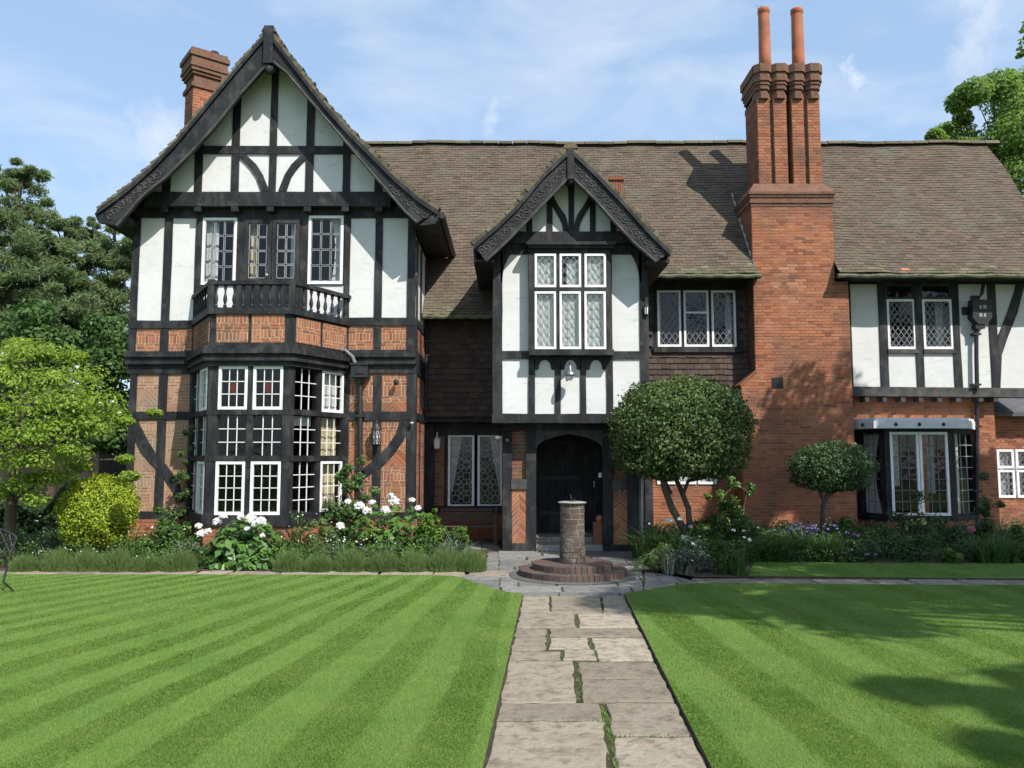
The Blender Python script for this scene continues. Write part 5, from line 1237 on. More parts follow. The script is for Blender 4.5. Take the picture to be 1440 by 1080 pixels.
# ================================================================ LAMPS AND SMALL FITTINGS
def lantern(px, py0, py1, F, label, cat='lantern', dark=True, hw=.075, lat=True, d=.14):
    u, z0 = F.px(px, py1, d); _, z1 = F.px(px, py0, d); c = F.pt(u, 0, d); h = z1-z0
    t = thing('wall_lantern', (c[0], c[1], z0), label, cat)
    m = M['iron'] if dark else M['steel']
    mb = MB(); mb.lathe((c[0], c[1], z0), [(hw*.5, h*.02), (hw*.8, h*.06), (hw*.85, h*.1)], 8); mb.build('base', m, t)
    mb = MB(); mb.lathe((c[0], c[1], z0), [(hw*.74, h*.1), (hw*.92, h*.66)], 8); mb.build('lamp_glass', M['bulb'] if not lat else M['pearl'], t)
    mb = MB()
    for i in range(8):
        a = math.pi*2*i/8; mb.tube([(c[0]+hw*.77*math.cos(a), c[1]+hw*.77*math.sin(a), z0+h*.1), (c[0]+hw*.95*math.cos(a), c[1]+hw*.95*math.sin(a), z0+h*.66)], .006, 5)
        if lat:
            a2 = math.pi*2*(i+1)/8
            for f0, f1 in ((.1, .38), (.38, .66), (.38, .1), (.66, .38)):
                r0, r1 = hw*(.77+.18*(f0-.1)/.56)+.002, hw*(.77+.18*(f1-.1)/.56)+.002
                mb.tube([(c[0]+r0*math.cos(a), c[1]+r0*math.sin(a), z0+h*f0), (c[0]+r1*math.cos(a2), c[1]+r1*math.sin(a2), z0+h*f1)], .0035, 4)
    mb.build('cage', m, t)
    mb = MB(); mb.lathe((c[0], c[1], z0), [(hw*1.15, h*.65), (hw*1.1, h*.69), (hw*.45, h*.86), (hw*.2, h*.9), (hw*.2, h*.95), (.004, h)], 8); mb.build('roof', m, t)
    b = F.pt(u, z1-.02, 0); mb = MB(); mb.tube([(b[0], b[1]+.01, z0+h*.3), (c[0], c[1], z0-.03), (c[0], c[1], z0+.02)] if dark else [(b[0], b[1]+.01, z1+.02), (c[0], c[1], z1+.05), (c[0], c[1], z1-.02)], .012, 6); mb.build('bracket', m, t)
M['pearl'] = mat('seeded_glass', [(.25, .26, .26), (.45, .46, .45)], 25, .25, spec=.5)
lantern(529, 591, 628, FW, 'black wall lantern with latticed glass on the post between brick panels', hw=.085)
lantern(614.5, 612, 632, FLR, 'small pale lantern with a hanging tassel beside the ringed window', dark=False, lat=False, hw=.06, d=.05)
lantern(909, 425, 444, FPU, 'small glass bulkhead lantern on the right post of the porch storey', hw=.045, lat=False, d=.05)
# bell shaped lamp under the oriel
u, z = FPU.px(801.5, 526, .24); c = FPU.pt(u, z, .24)
t = thing('porch_lamp', c, 'bell shaped metal lamp hanging from a swan neck on the white porch front', 'lamp')
mb = MB(); mb.lathe((c[0], c[1], z-.01), [(.100, -.02), (.096, .005), (.07, .05), (.035, .085), (.028, .14), (.012, .16)], 16); mb.build('lamp_shade', M['pewter'] if 'pewter' in M else M['steel'], t, True)
mb = MB(); mb.ball((c[0], c[1], z-.05), .058, 12); mb.build('bulb', M['bulb'], t, True)
mb = MB(); b = FPU.pt(u, z+.10, 0); mb.tube([(b[0], b[1]+.01, z+.02), (b[0], b[1]-.08, z+.10), (c[0], c[1]+.05, z+.19), (c[0], c[1]+.01, z+.18), (c[0], c[1], z+.14)], .013, 8); mb.lathe((b[0], b[1]-.01, z-.03), [(.04, 0), (.04, .06)], 10); mb.build('swan_neck', M['iron'], t)
def fitting(name, F, px, py, r_, d, label, cat, m='steel', arm=True):
    u, z = F.px(px, py, d); c = F.pt(u, z, d); b = F.pt(u, z, 0.0); t = thing(name, c, label, cat)
    mb = MB(); mb.ball(c, r_, 12); mb.build('lens', M[m], t, True); mb = MB(); mb.tube([(b[0], b[1]+.02, z+.05), (c[0], c[1], z+.04), (c[0], c[1], z)], .014, 6); mb.lathe((c[0], c[1], z+r_*.2), [(r_*1.05, 0), (r_*.9, r_*.6), (r_*.2, r_)], 10); mb.build('bracket', M['iron'], t)
fitting('dome_light', FW, 557, 538, .045, .12, 'small dark dome fitting on the herringbone brick panel', 'light', 'iron')
fitting('floodlight', FPL, 700, 614, .05, .10, 'pale floodlight under the jetty left of the porch', 'light', 'bulb')
fitting('security_camera', FPL, 713, 620, .04, .15, 'dark camera dome hanging from the porch jetty bracket', 'camera', 'iron')
fitting('movement_sensor', FW, 579, 594, .032, .10, 'white movement sensor on the corner post of the gabled wing', 'sensor', 'bulb')
# plate beside the door, terracotta ball on the pier
mb = MB(); FPQ = Fr((0, 13.95)); q = FPQ.rect(841.5, 665, 847, 671.5); mb.box(FPQ, (q[0], q[1], q[2], q[3]), 0, .012); pl_ = mb.build('door_plate', M['whitepaint']); tag(pl_, 'small white plate on the dark side wall of the porch', 'plate')
tb = MB(); q = FPQ.px(842.5, 729); tb.ball((q[0], 13.85, q[1]), .068, 16); tb.lathe((q[0], 13.85, q[1]-.10), [(.05, 0), (.04, .03), (.03, .045)], 14); o = tb.build('terracotta_ball', M['terracotta'], None, True); tag(o, 'orange terracotta ball standing on the brick pier inside the porch', 'ornament')
# bench under the ringed window
bx = [P(613, 745, 14.72).x, P(697, 745, 14.72).x]; bn = thing('bench', ((bx[0]+bx[1])/2, 14.7, 0), 'dark slatted wooden bench under the ringed window beside the porch', 'bench')
mb = MB(); 
for i in range(4): mb.wbox(bx[0]+.02, 14.45+i*.105, .315, bx[1]-.02, 14.54+i*.105, .34)
mb.build('seat', M['bench'], bn)
for i in range(4): mb = MB(); mb.wbox(bx[0]+.06, 14.86+i*.012, .38+i*.062, bx[1]-.06, 14.88+i*.012, .43+i*.062); mb.build('back_slat', M['bench'], bn)
for x in bx:
    for y, h in ((14.46, .50), (14.87, .64)): mb = MB(); mb.wbox(x-.03, y-.03, 0, x+.03, y+.03, h); mb.build('leg', M['bench'], bn)
    mb = MB(); mb.wbox(x-.035, 14.42, .50, x+.035, 14.9, .525); mb.build('armrest', M['bench'], bn)
# iron garden chair at the left edge of the lawn
cp = G(10, 842); cx, cyy = cp.x-.36, cp.y+.1
ch = thing('garden_chair', (cx, cyy, 0), 'black wrought iron garden chair with latticed back at the lawn edge', 'chair')
mb = MB(); mb.lathe((cx, cyy, .44), [(.21, 0), (.22, .01), (.21, .02)], 20); 
mb.build('seat', M['iron'], ch)
for sx_, sy_ in ((1, -1), (-1, -1), (1, 1), (-1, 1)):
    mb = MB(); mb.tube([(cx+sx_*.15, cyy+sy_*.15, .44), (cx+sx_*.17, cyy+sy_*.17, .30), (cx+sx_*.15, cyy+sy_*.15, .15), (cx+sx_*.23, cyy+sy_*.22, .03)], .012, 6); mb.build('leg', M['iron'], ch)
mb = MB(); arc = [(cx-.22+.02*i/12 if False else cx+.24*math.cos(math.pi*i/12-.0), cyy+.2+.06*math.sin(math.pi*i/12), .74-.02*abs(i-6)) for i in range(13)]; mb.tube(arc, .013, 6)
for i in range(0, 13, 2):
    for j in (-3, 3):
        k_ = i+j
        if 0 <= k_ <= 12: mb.tube([arc[i], (arc[k_][0]*.9+cx*.1, arc[k_][1], .46)], .007, 5)
for e in (0, 12): mb.tube([arc[e], (arc[e][0]*.9+cx*.1, cyy+.12, .45)], .012, 6)
for e in (0, 12): mb.tube([(arc[e][0], arc[e][1], .62), (arc[e][0]*1.0, cyy-.1, .61), (cx+(.2 if e == 0 else -.2), cyy-.18, .46)], .011, 6)
mb.build('backrest', M['iron'], ch)

# ================================================================ TREES AND PLANTS
L_ = {
 'holly': leafmat('clipped_leaf', [(.055, .096, .027), (.085, .138, .038), (.125, .185, .054), (.18, .245, .078), (.066, .114, .034)], .5, .3, .3),
 'bluegreen': leafmat('dark_leaf', [(.046, .09, .034), (.078, .132, .05), (.115, .18, .07)], .5, .3, .3),
 'gold': leafmat('golden_leaf', [(.30, .42, .03), (.42, .52, .045), (.56, .57, .055), (.25, .37, .035), (.17, .28, .03)], .5, .35),
 'lime': leafmat('lime_leaf', [(.18, .30, .035), (.29, .43, .055), (.40, .52, .08), (.34, .46, .065), (.17, .27, .035)], .5, .5),
 'pine': leafmat('pine_needle', [(.12, .19, .07), (.18, .25, .10), (.24, .30, .135), (.145, .21, .085)], .7, .45),
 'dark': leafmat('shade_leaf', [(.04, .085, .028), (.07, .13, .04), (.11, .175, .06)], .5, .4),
 'mid': leafmat('green_leaf', [(.05, .115, .026), (.085, .165, .038), (.13, .215, .06), (.06, .125, .03)], .5, .4),
 'bright': leafmat('spring_leaf', [(.06, .14, .02), (.10, .20, .03), (.15, .25, .045)], .45, .35),
 'lav': leafmat('lavender_leaf', [(.13, .21, .065), (.19, .28, .09), (.26, .35, .13), (.15, .23, .07)], .6, .5),
 'grey': leafmat('silver_leaf', [(.09, .12, .08), (.14, .18, .12), (.20, .24, .17)], .6, .2),
 'big': leafmat('broad_leaf', [(.045, .12, .022), (.085, .19, .035), (.14, .26, .06)], .35, .3, .5),
 'oak': leafmat('tree_leaf', [(.13, .23, .04), (.19, .31, .06), (.25, .37, .08)], .5, .5),
 'white': mat('white_petal', [(.78, .77, .74), (.84, .84, .82)], 6, .7, transl=.25),
 'pink': mat('pink_petal', [(.55, .16, .22), (.68, .26, .32)], 6, .7, transl=.25),
 'blue': mat('blue_petal', [(.22, .20, .46), (.34, .30, .58)], 6, .7, transl=.25),
 'purple': mat('purple_petal', [(.24, .12, .28), (.36, .20, .40)], 6, .7, transl=.25),
}
def limb(mb, a, b, r0, r1, wig=.12, n=5):
    a, b = Vector(a), Vector(b); l = (b-a).length; pts = []
    for i in range(n+1):
        f = i/n; p = a+(b-a)*f
        if 0 < i < n: p += Vector((random.gauss(0, 1), random.gauss(0, 1), random.gauss(0, .6)))*wig*l*.25
        pts.append(p)
    mb.tube(pts, [r0+(r1-r0)*i/n for i in range(n+1)], 7); return pts
def clumps(cs, n, sq=.6, shell=.55, up=.5):
    """leaf points in squashed clumps; cs: (x, y, z, r)"""
    Ps, Ns = [], []
    for (x, y, z, r) in cs:
        d = sph(n); rad = RNG.uniform(shell, 1.0, (n, 1))**.7
        p = d*rad*r*np.array([1, 1, sq]); Ps.append(p+np.array([x, y, z])); Ns.append(unit(d+np.array([0, 0, up])+RNG.normal(0, .55, (n, 3))))
    return np.concatenate(Ps), np.concatenate(Ns)
# -- clipped round trees
def ball_tree(c, rx, rz, n, ls, m, stems, label, name='clipped_tree', under=.55, group=None, sq=2.6):
    base = stems[0][0]; t = thing(name, (base[0], base[1], 0), label, 'tree', group)
    d = sph(n); k = (np.abs(d[:, 0])**sq+np.abs(d[:, 1])**sq+np.abs(d[:, 2])**sq)**(-1/sq); p = d*k[:, None]
    lump = 1+.045*np.sin(p[:, :1]*7+1)*np.sin(p[:, 2:]*8)+.035*np.sin(p[:, 1:2]*13+p[:, :1]*11)+.02*np.sin(p[:, 2:]*21+p[:, :1]*17)+RNG.exponential(.018, (n, 1))
    depth = RNG.random((n, 1))**1.5*.55
    q = p*lump*(1-depth)*np.array([rx, rx, rz]); lo = q[:, 2] < -rz*under; q[lo, 2] = -rz*under+(q[lo, 2]+rz*under)*.55
    keep = ~((q[:, 2] < -rz*.25) & (RNG.random(n) < .75) & (np.sin(q[:, 0]*7+1.3)*np.sin(q[:, 1]*5+q[:, 2]*6) > .05))
    q = q[keep]; dd = d[keep]
    leaves('crown', q+np.array(c), dd*.8+RNG.normal(0, .6, q.shape)+np.array([0, 0, .25]), ls, m, t, .55)
    mb = MB()
    for st_ in stems: mb.tube(st_[0:1] and [Vector(s[:3]) for s in st_], [s[3] for s in st_], 8)
    for i in range(9):
        a = random.uniform(0, 6.28); e = stems[i % len(stems)][-1]; limb(mb, e[:3], (c[0]+rx*.7*math.cos(a), c[1]+rx*.7*math.sin(a), c[2]+rz*random.uniform(-.4, .4)), e[3]*.8, .008)
    mb.build('trunk', M['bark'], t)
def pp(px, py, Y, r_): v = P(px, py, Y); return (v.x, v.y, v.z, r_)
YT = 12.45
g0 = P(966, 770, YT)
ball_tree(tuple(P(956, 611, YT)), 1.035, .85, 46000, .056, L_['holly'], [[(g0.x, YT, 0, .06), pp(962, 745, YT, .06), pp(945, 715, YT, .055), pp(934, 685, YT, .05), pp(930, 655, YT, .045), pp(930, 630, YT, .03)],
    [(g0.x+.08, YT+.05, 0, .05), pp(970, 745, YT+.05, .05), pp(968, 715, YT+.05, .045), pp(958, 690, YT+.1, .04), pp(948, 668, YT+.1, .035), pp(950, 640, YT+.1, .03)],
    [pp(961, 694, YT+.1, .03), pp(968, 676, YT, .03), pp(990, 672, YT-.1, .025), pp(1008, 662, YT-.1, .02)], [pp(944, 695, YT+.2, .025), pp(935, 675, YT+.2, .022), pp(925, 660, YT+.2, .02)]],
    'large clipped evergreen tree with rounded crown on bare curved stems right of the porch')
YT2 = 13.5; g0 = P(1157, 750, YT2)
ball_tree(tuple(P(1170, 660, YT2)), .67, .46, 14000, .050, L_['bluegreen'], [[(g0.x, YT2, 0, .05), pp(1157, 735, YT2, .045), pp(1158, 710, YT2, .045), pp(1166, 690, YT2, .035)], [pp(1158, 705, YT2, .03), pp(1150, 685, YT2, .025), pp(1145, 670, YT2, .02)], [pp(1160, 700, YT2, .03), pp(1180, 688, YT2, .025), pp(1195, 672, YT2, .02)]],
    'small clipped evergreen tree with low rounded crown between chimney and bay window', sq=2.2)
YT3 = 12.05; g0 = P(150, 780, YT3)
ball_tree(tuple(P(139, 722, YT3)), .51, .55, 26000, .038, L_['gold'], [[(g0.x, YT3, 0, .04), (g0.x, YT3, .3, .04)]], 'golden yellow clipped dome shaped bush left of the brick wing', name='golden_bush', under=.75, sq=2.5)
# -- lime green layered tree
YL = 11.9; cs = []; b0 = P(22, 770, YL)
t = thing('small_tree', (b0.x, YL, 0), 'lime green spreading tree with layered branches and a few pale flowers left of the house', 'tree')
mb = MB(); trunk = [Vector((b0.x, YL, 0)), Vector(pp(14, 740, YL, 0)[:3]), Vector(pp(17, 700, YL, 0)[:3]), Vector(pp(25, 640, YL, 0)[:3]), Vector(pp(30, 570, YL, 0)[:3]), Vector(pp(40, 510, YL, 0)[:3])]
mb.tube(trunk, [.10, .085, .075, .06, .045, .02], 9)
for (px, py, dy, r_) in ((5, 505, .1, .36), (45, 492, -.2, .40), (90, 500, .3, .36), (-50, 520, 0, .5), (20, 535, -.7, .42), (75, 535, -.5, .45), (120, 530, .1, .42), (140, 560, -.3, .40), (100, 565, -.8, .42), (50, 570, -.9, .45), (0, 570, -.6, .45), (-60, 575, -.2, .5), (160, 585, .2, .28), (130, 600, -.5, .38), (80, 605, -.9, .42), (30, 610, -1.0, .45), (-20, 615, -.8, .45), (100, 635, -.6, .34), (55, 645, -.8, .38), (10, 650, -.7, .40), (-40, 655, -.4, .45), (80, 670, -.4, .28), (35, 680, -.5, .32), (-10, 690, -.5, .30), (50, 702, -.6, .2), (110, 655, .1, .22), (175, 592, 0, .15), (176, 645, -.1, .14), (25, 500, .8, .5), (80, 560, .9, .55), (20, 610, .8, .55), (120, 590, .8, .4)):
    v = P(px, py, YL+dy); cs.append((v.x, v.y, v.z, r_)); a = min(trunk[2:], key=lambda q: abs(q.z-(v.z-.25))); limb(mb, a, v, .022, .006, .1)
mb.build('trunk', M['bark'], t)
cs += [(a+random.gauss(0, .3), b+random.gauss(0, .3), c_+random.gauss(0, .12), r_*random.uniform(.3, .55)) for a, b, c_, r_ in cs if r_ > .25]*2
p, n = clumps(cs, 330, .52, .15, .8); leaves('crown', p, n, .058, L_['lime'], t, .55)
FL = [(P(x, y, YL-1.0+random.uniform(0, .8))) for x, y in ((108, 516), (158, 566), (168, 581), (141, 567), (72, 543))]
def bloom(o_parent, c, r_, m, n=16, name='flower'):
    d = sph(n); d[:, 2] = np.abs(d[:, 2])*.8+.1; d[:, 1] -= .4; d = unit(d); leaves(name, np.array(c)+d*r_*.65, d+RNG.normal(0, .35, d.shape), r_*1.1, m, o_parent, .8, .12)
for v in FL: bloom(t, v, .032, L_['white'], 6)
# -- pines behind on the left
def pine(px_base, Y, parts, label, nn=260, m='pine', ls=.22):
    x = P(px_base, 600, Y).x; t = thing('pine_tree', (x, Y, 0), label, 'tree', 'pine trees behind the house on the left'); mb = MB(); cs = []
    zt = max(P(a, b, Y).z for a, b, r_ in parts); tr = [Vector((x+random.gauss(0, .12), Y, zt*i/7)) for i in range(8)]; mb.tube(tr, [.24-.028*i for i in range(8)], 8)
    for px, py, r_ in parts:
        v = P(px, py, Y)
        for k in range(9):
            c = v+Vector((random.gauss(0, r_*.75), random.uniform(-r_, r_)*1.1, random.gauss(0, r_*.55))); cs.append((c.x, c.y, c.z, r_*random.uniform(.28, .6)))
        limb(mb, tr[min(7, max(1, int(7*(v.z-.6)/zt)))], v, .07, .02, .15)
    mb.build('trunk', M['bark'], t)
    p, n_ = clumps(cs, nn, .62, .15, .3); n_ = unit(np.cross(n_, RNG.normal(size=n_.shape))+np.array([0, -.3, .3])); leaves('crown', p, n_, ls, M_(m), t, .17, .02)
def M_(k): return L_[k]
pine(5, 24, [(0, 250, .8), (22, 262, .6), (-30, 300, 1.1), (20, 300, .9), (38, 330, .9), (0, 350, 1.1), (-35, 380, 1.2), (30, 390, 1.0), (5, 430, 1.1), (45, 365, .7), (40, 440, 1.0), (-10, 470, 1.2), (55, 300, .35), (30, 245, .3), (10, 400, 1.0), (60, 420, .9), (25, 470, 1.1), (70, 470, .9), (-20, 430, 1.2)], 'tallest blue green pine at the far left rising above the lime tree', nn=300)
pine(80, 26, [(72, 335, .6), (60, 350, .7), (82, 325, .4), (95, 352, .6), (70, 400, .9), (100, 440, .9), (60, 450, 1.0), (85, 470, 1.0), (120, 450, .7), (110, 400, .5), (85, 375, .7), (100, 430, .9), (75, 430, .9), (115, 470, .9)], 'middle pine with open gaps of sky showing through its branches', nn=280)
pine(150, 27, [(118, 335, .5), (135, 345, .7), (155, 335, .8), (172, 355, .8), (150, 380, .9), (180, 390, .8), (135, 400, .7), (165, 430, .9), (140, 450, .9), (180, 450, .9), (190, 350, .7), (130, 320, .3)], 'pine nearest the left corner of the gabled wing', nn=280)
def bushytree(name, x, Y, cs0, label, m, n=420, ls=.16, cat='tree', trunk_r=.15, group=None, sq=.75, z0=0):
    t = thing(name, (x, Y, 0), label, cat, group); mb = MB(); cs = []
    zt = max(c[2] for c in cs0); tr = [Vector((x+random.gauss(0, .05), Y, z0+(zt-z0)*.9*i/5)) for i in range(6)]; mb.tube(tr, [trunk_r*(1-.16*i) for i in range(6)], 8)
    for (a, b, z, r_) in cs0:
        if name == 'shade_tree' and r_ < .15: cs.append((a, b, z, r_))
        for k in range(2 if not (name == 'shade_tree' and r_ < .15) else 0): cs.append((a+random.gauss(0, r_*.4), b+random.gauss(0, r_*.4), z+random.gauss(0, r_*.3), r_*random.uniform(.55, .85)))
        limb(mb, tr[min(4, max(1, int(4*z/zt)))], (a, b, z), trunk_r*.35, .012)
    mb.build('trunk', M['bark'], t); p, nn = clumps([c for c in cs if c[3] >= .15], n, sq, .35, .45); small = [c for c in cs if c[3] < .15]
    if small: p2, n2 = clumps(small, 14, 1.2, .2, .2); p = np.concatenate([p, p2]); nn = np.concatenate([nn, n2])
    leaves('crown', p, nn, np.concatenate([np.full(len(p)-14*len(small), ls), np.full(14*len(small), .07)]), L_[m], t, .6)
def pc(px, py, Y, r_): v = P(px, py, Y); return (v.x, v.y, v.z, r_)
bushytree('leafy_tree', P(150, 600, 19).x, 19, [pc(x, y, 19+random.uniform(-.6, .6), r_) for x, y, r_ in ((165, 480, .7), (140, 470, .6), (175, 520, .8), (140, 520, .8), (110, 500, .7), (165, 565, .9), (125, 570, .8), (180, 600, .8), (100, 550, .8), (80, 480, .7), (60, 450, .8), (150, 610, .8), (110, 620, .8))], 'dense mid green tree against the left wall of the brick wing', 'mid', 420, .13)
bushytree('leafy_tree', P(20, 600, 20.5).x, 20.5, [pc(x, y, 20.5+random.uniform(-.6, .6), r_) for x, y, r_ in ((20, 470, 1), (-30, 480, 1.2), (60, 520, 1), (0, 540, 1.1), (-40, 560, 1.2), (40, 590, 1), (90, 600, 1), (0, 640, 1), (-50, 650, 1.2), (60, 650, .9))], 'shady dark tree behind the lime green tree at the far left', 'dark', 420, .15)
M['fence'] = mat('shade_dark_fence', [(.02, .016, .013), (.045, .035, .028)], 6, .85, .5, 30, stretch=(1, 1, .2), dist=.005)  # near-black wood: the shadow over the fence is put into its colour
n_ = 60000; X_ = RNG.uniform(-110, 110, n_); top_ = 6.5+1.8*np.sin(X_*.11+1)+1.2*np.sin(X_*.31)+.9*np.sin(X_*.83)+.5*np.sin(X_*2.1)
Y_ = 62+RNG.normal(0, 2.2, n_)-.004*X_**2; Z_ = top_*RNG.random(n_)**.55; p_ = np.stack([X_, Y_, Z_], 1)
o = leaves('far_wood', p_, RNG.normal(0, .6, p_.shape)+np.array([0, -.7, .5]), .85, L_['dark'], None, .7); tag(o, 'distant belt of green woodland closing the garden behind the house', 'woodland', kind='stuff')
# fence and hedge closing the garden on the left
fx1 = WX0-.05
mb = MB(); x = -13
while x < fx1: mb.wbox(x, 15.2+random.uniform(-.008, .008), 0, x+.118, 15.225, 1.62+random.uniform(-.02, .02)); x += .122
fn = thing('board_fence', (-9.5, 15.2, 0), 'shade-dark boarded fence behind the golden bush beside the house', 'fence'); mb.build('boards', M['fence'] if 'fence' in M else M['bench'], fn)
for x in (-12.5, -10.6, -8.7, -6.8): mb = MB(); mb.wbox(x-.06, 15.12, 0, x+.06, 15.2, 1.7); mb.build('post', M['bench'], fn)
# -- big trees out of frame on the right: they shade the right-hand bed and lawn
bushytree('shade_tree', 12.6, 2.6, [(random.uniform(7.4, 14.5), random.uniform(.9, 8.0), random.uniform(8.6, 10.4), random.uniform(.7, 1.1)) for _ in range(44)]+[(lambda y: (random.uniform(8.6, 14), y, 1.35*(15.6-y)+random.uniform(.3, 1.7), random.uniform(.5, .8)))(random.uniform(8.3, 11.5)) for _ in range(24)]+[(7.0, 1.2, 10, .7), (7.6, 2.2, 9.8, .8), (8.2, 1.2, 10, .8)]+[(random.uniform(10, 14.5), random.uniform(1, 4), random.uniform(10, 13.5), 1.4) for _ in range(8)]+[(random.uniform(7.6, 11.0), random.uniform(-4.8, -1.6), random.uniform(9, 10.6), random.uniform(.3, .6)) for _ in range(18)]+[(11.5, 4.6, 6.5, 1.2), (10.3, 5.3, 7.2, 1.0), (10.0, 4.2, 8.5, 1.1), (9.0, 5.8, 7.4, .7), (7.6, 6.6, 7.0, .6), (6.5, 7.4, 6.7, .4), (5.95, 7.9, 6.3, .2), pc(1442, 42, 8, .08), pc(1440, 62, 8, .10), pc(1436, 78, 8, .05), pc(1450, 70, 8, .14)], 'tall shady tree at the right, one leafy branch tip in the top right sky', 'oak', 330, .15, trunk_r=.4)
# -- far tree behind the roof at the right
bushytree('leafy_tree', P(1420, 200, 40).x, 40, [pc(x, y, 40+random.uniform(-2, 2), r_*1.0) for x, y, r_ in ((1345, 170, 1.0), (1335, 190, .7), (1362, 150, 1.2), (1395, 125, 1.3), (1430, 112, 1.4), (1400, 165, 1.8), (1380, 190, 1.4), (1440, 150, 1.8), (1430, 200, 1.8), (1410, 215, 1.4), (1450, 240, 1.8), (1470, 130, 1.8), (1430, 260, 1.5), (1325, 185, .4), (1350, 200, .9), (1480, 190, 2), (1370, 132, .5), (1352, 128, .3))], 'bright green tree rising behind the right end of the roof', 'oak', 800, .20, sq=.8, trunk_r=.4)

# clipped dark hedge in front of the fence
def hedge(x0, x1, y, h, d, label, m='dark'):
    n = 26000; X = RNG.uniform(x0, x1, n); t_ = RNG.random(n); Y = y+d*(RNG.random(n)-.5); Z = h*RNG.random(n)**.7; top = h*(.72+.28*np.sin(X*2.1+1)*np.sin(X*.9)+.1*np.sin(X*7)); Z = np.minimum(Z, top)
    t = thing('hedge', ((x0+x1)/2, y, 0), label, 'hedge'); p = np.stack([X, Y, Z], 1); leaves('foliage', p, RNG.normal(0, .6, p.shape)+np.array([0, -.6, .5]), .07, L_[m], t, .6)
    mb = MB()
    for i in range(14): xx = x0+(x1-x0)*(i+.5)/14; limb(mb, (xx, y, 0), (xx+random.gauss(0, .2), y-.1, h*.7), .03, .01)
    mb.build('stems', M['bark'], t)
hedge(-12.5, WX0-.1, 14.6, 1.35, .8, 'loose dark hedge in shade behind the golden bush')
# -- bed plants
def base(px, py): return G(px, py, .01)
def mound(name, px, py, wpx, hpx, label, m='lav', n=1500, kind='spike', ls=.05, flowers=None, cat='plant', group=None, dyf=.75, up=.9):
    if kind == 'leaf': hpx *= 1.28 if px < 700 else 1.18
    b = base(px, py); sc_ = b.y/FPX*1.004; rx = wpx*sc_/2; h = hpx*sc_; ry = rx*dyf; b.y += ry*.75
    t = thing(name, b, label, cat, group)
    if kind == 'spike':
        a = RNG.uniform(0, 2*np.pi, n); r_ = np.sqrt(RNG.random(n)); B = np.stack([b.x+rx*.75*r_*np.cos(a), b.y+ry*.75*r_*np.sin(a), np.full(n, .01)], 1)
        hh = h*np.clip(1-r_**2*.97, .05, 1)**.75*RNG.uniform(.62, 1.08, n)*(1+.13*np.sin(a*3+px)); ln = np.stack([np.cos(a), np.sin(a)], 1)*r_[:, None]*.38*rx/np.maximum(h, .1)*1.1+RNG.normal(0, .10, (n, 2))
        blades('foliage', B, hh, ls*.34, ln, L_[m], t)
    elif kind == 'strap':
        a = RNG.uniform(0, 2*np.pi, n); r_ = np.sqrt(RNG.random(n)); B = np.stack([b.x+rx*.8*r_*np.cos(a), b.y+ry*.8*r_*np.sin(a), np.full(n, .01)], 1); B[:, :2] += .05*np.sin(B[:, 1::-1]*23+px)
        ln = np.stack([np.cos(a), np.sin(a)], 1)*RNG.uniform(.1, 1.0, (n, 1))+RNG.normal(0, .28, (n, 2)); blades('foliage', B, h*RNG.beta(2.2, 2.2, n)*1.25*(1-.35*r_), ls*.5, ln, L_[m], t, .25)
    else:
        k = max(4, n//90); cs = []
        for i in range(k):
            d = sph(1)[0]; f = random.random()**.5; z = .12*h+abs(d[2])*h*.80*f
            cs.append((b.x+d[0]*rx*.8*f, b.y+d[1]*ry*.8*f, z, min(rx, h)*random.uniform(.20, .36)))
        p, nn = clumps(cs, max(20, n//k), .75, .2, up); p[:, 2] = np.maximum(p[:, 2], .015); leaves('foliage', p, nn, ls, L_[m], t, .55)
        mb = MB()
        for c in cs[:8]: limb(mb, (b.x, b.y, 0), c[:3], .008, .004)
        mb.build('stems', M['bark'], t)
    if flowers:
        fm, k, fr = flowers[:3]; d = sph(k); z = np.abs(d[:, 2])*.25+.78 if kind != 'leaf' else np.abs(d[:, 2])
        q = np.stack([b.x+d[:, 0]*rx*.9, b.y+d[:, 1]*ry*.9-.02, h*np.clip(z, .35, 1.08)], 1)
        for i in range(k): bloom(t, q[i], fr*random.uniform(.7, 1.2), L_[fm], 8)
    return t
LAVG = 'lavender mounds along the left bed'
LV = [(22, 'behind the iron chair'), (68, 'in front of the pale rockery flowers'), (112, 'in front of the golden bush, its left one'), (155, 'in front of the golden bush, its right one'), (198, 'just right of the golden bush'), (242, 'left of the big leaved white flowering shrub'),
      (402, 'just right of the first white flowering shrub'), (446, 'below the right canted bay window'), (490, 'below the black hopper pipe'), (534, 'below the second white flowering shrub'), (578, 'below the black wall lantern'), (622, 'in front of the wooden bench'), (664, 'at the paved corner by the sundial')]
for px, w_ in LV:
    mound('lavender', px+random.uniform(-4, 4), 804.5, random.uniform(56, 70), random.uniform(25, 36)*(1.15 if px > 560 else .95), 'grey green lavender mound '+w_, 'lav', 2600, 'spike', .026, cat='lavender', group=LAVG, flowers=('white', 3, .012) if px < 250 else None)
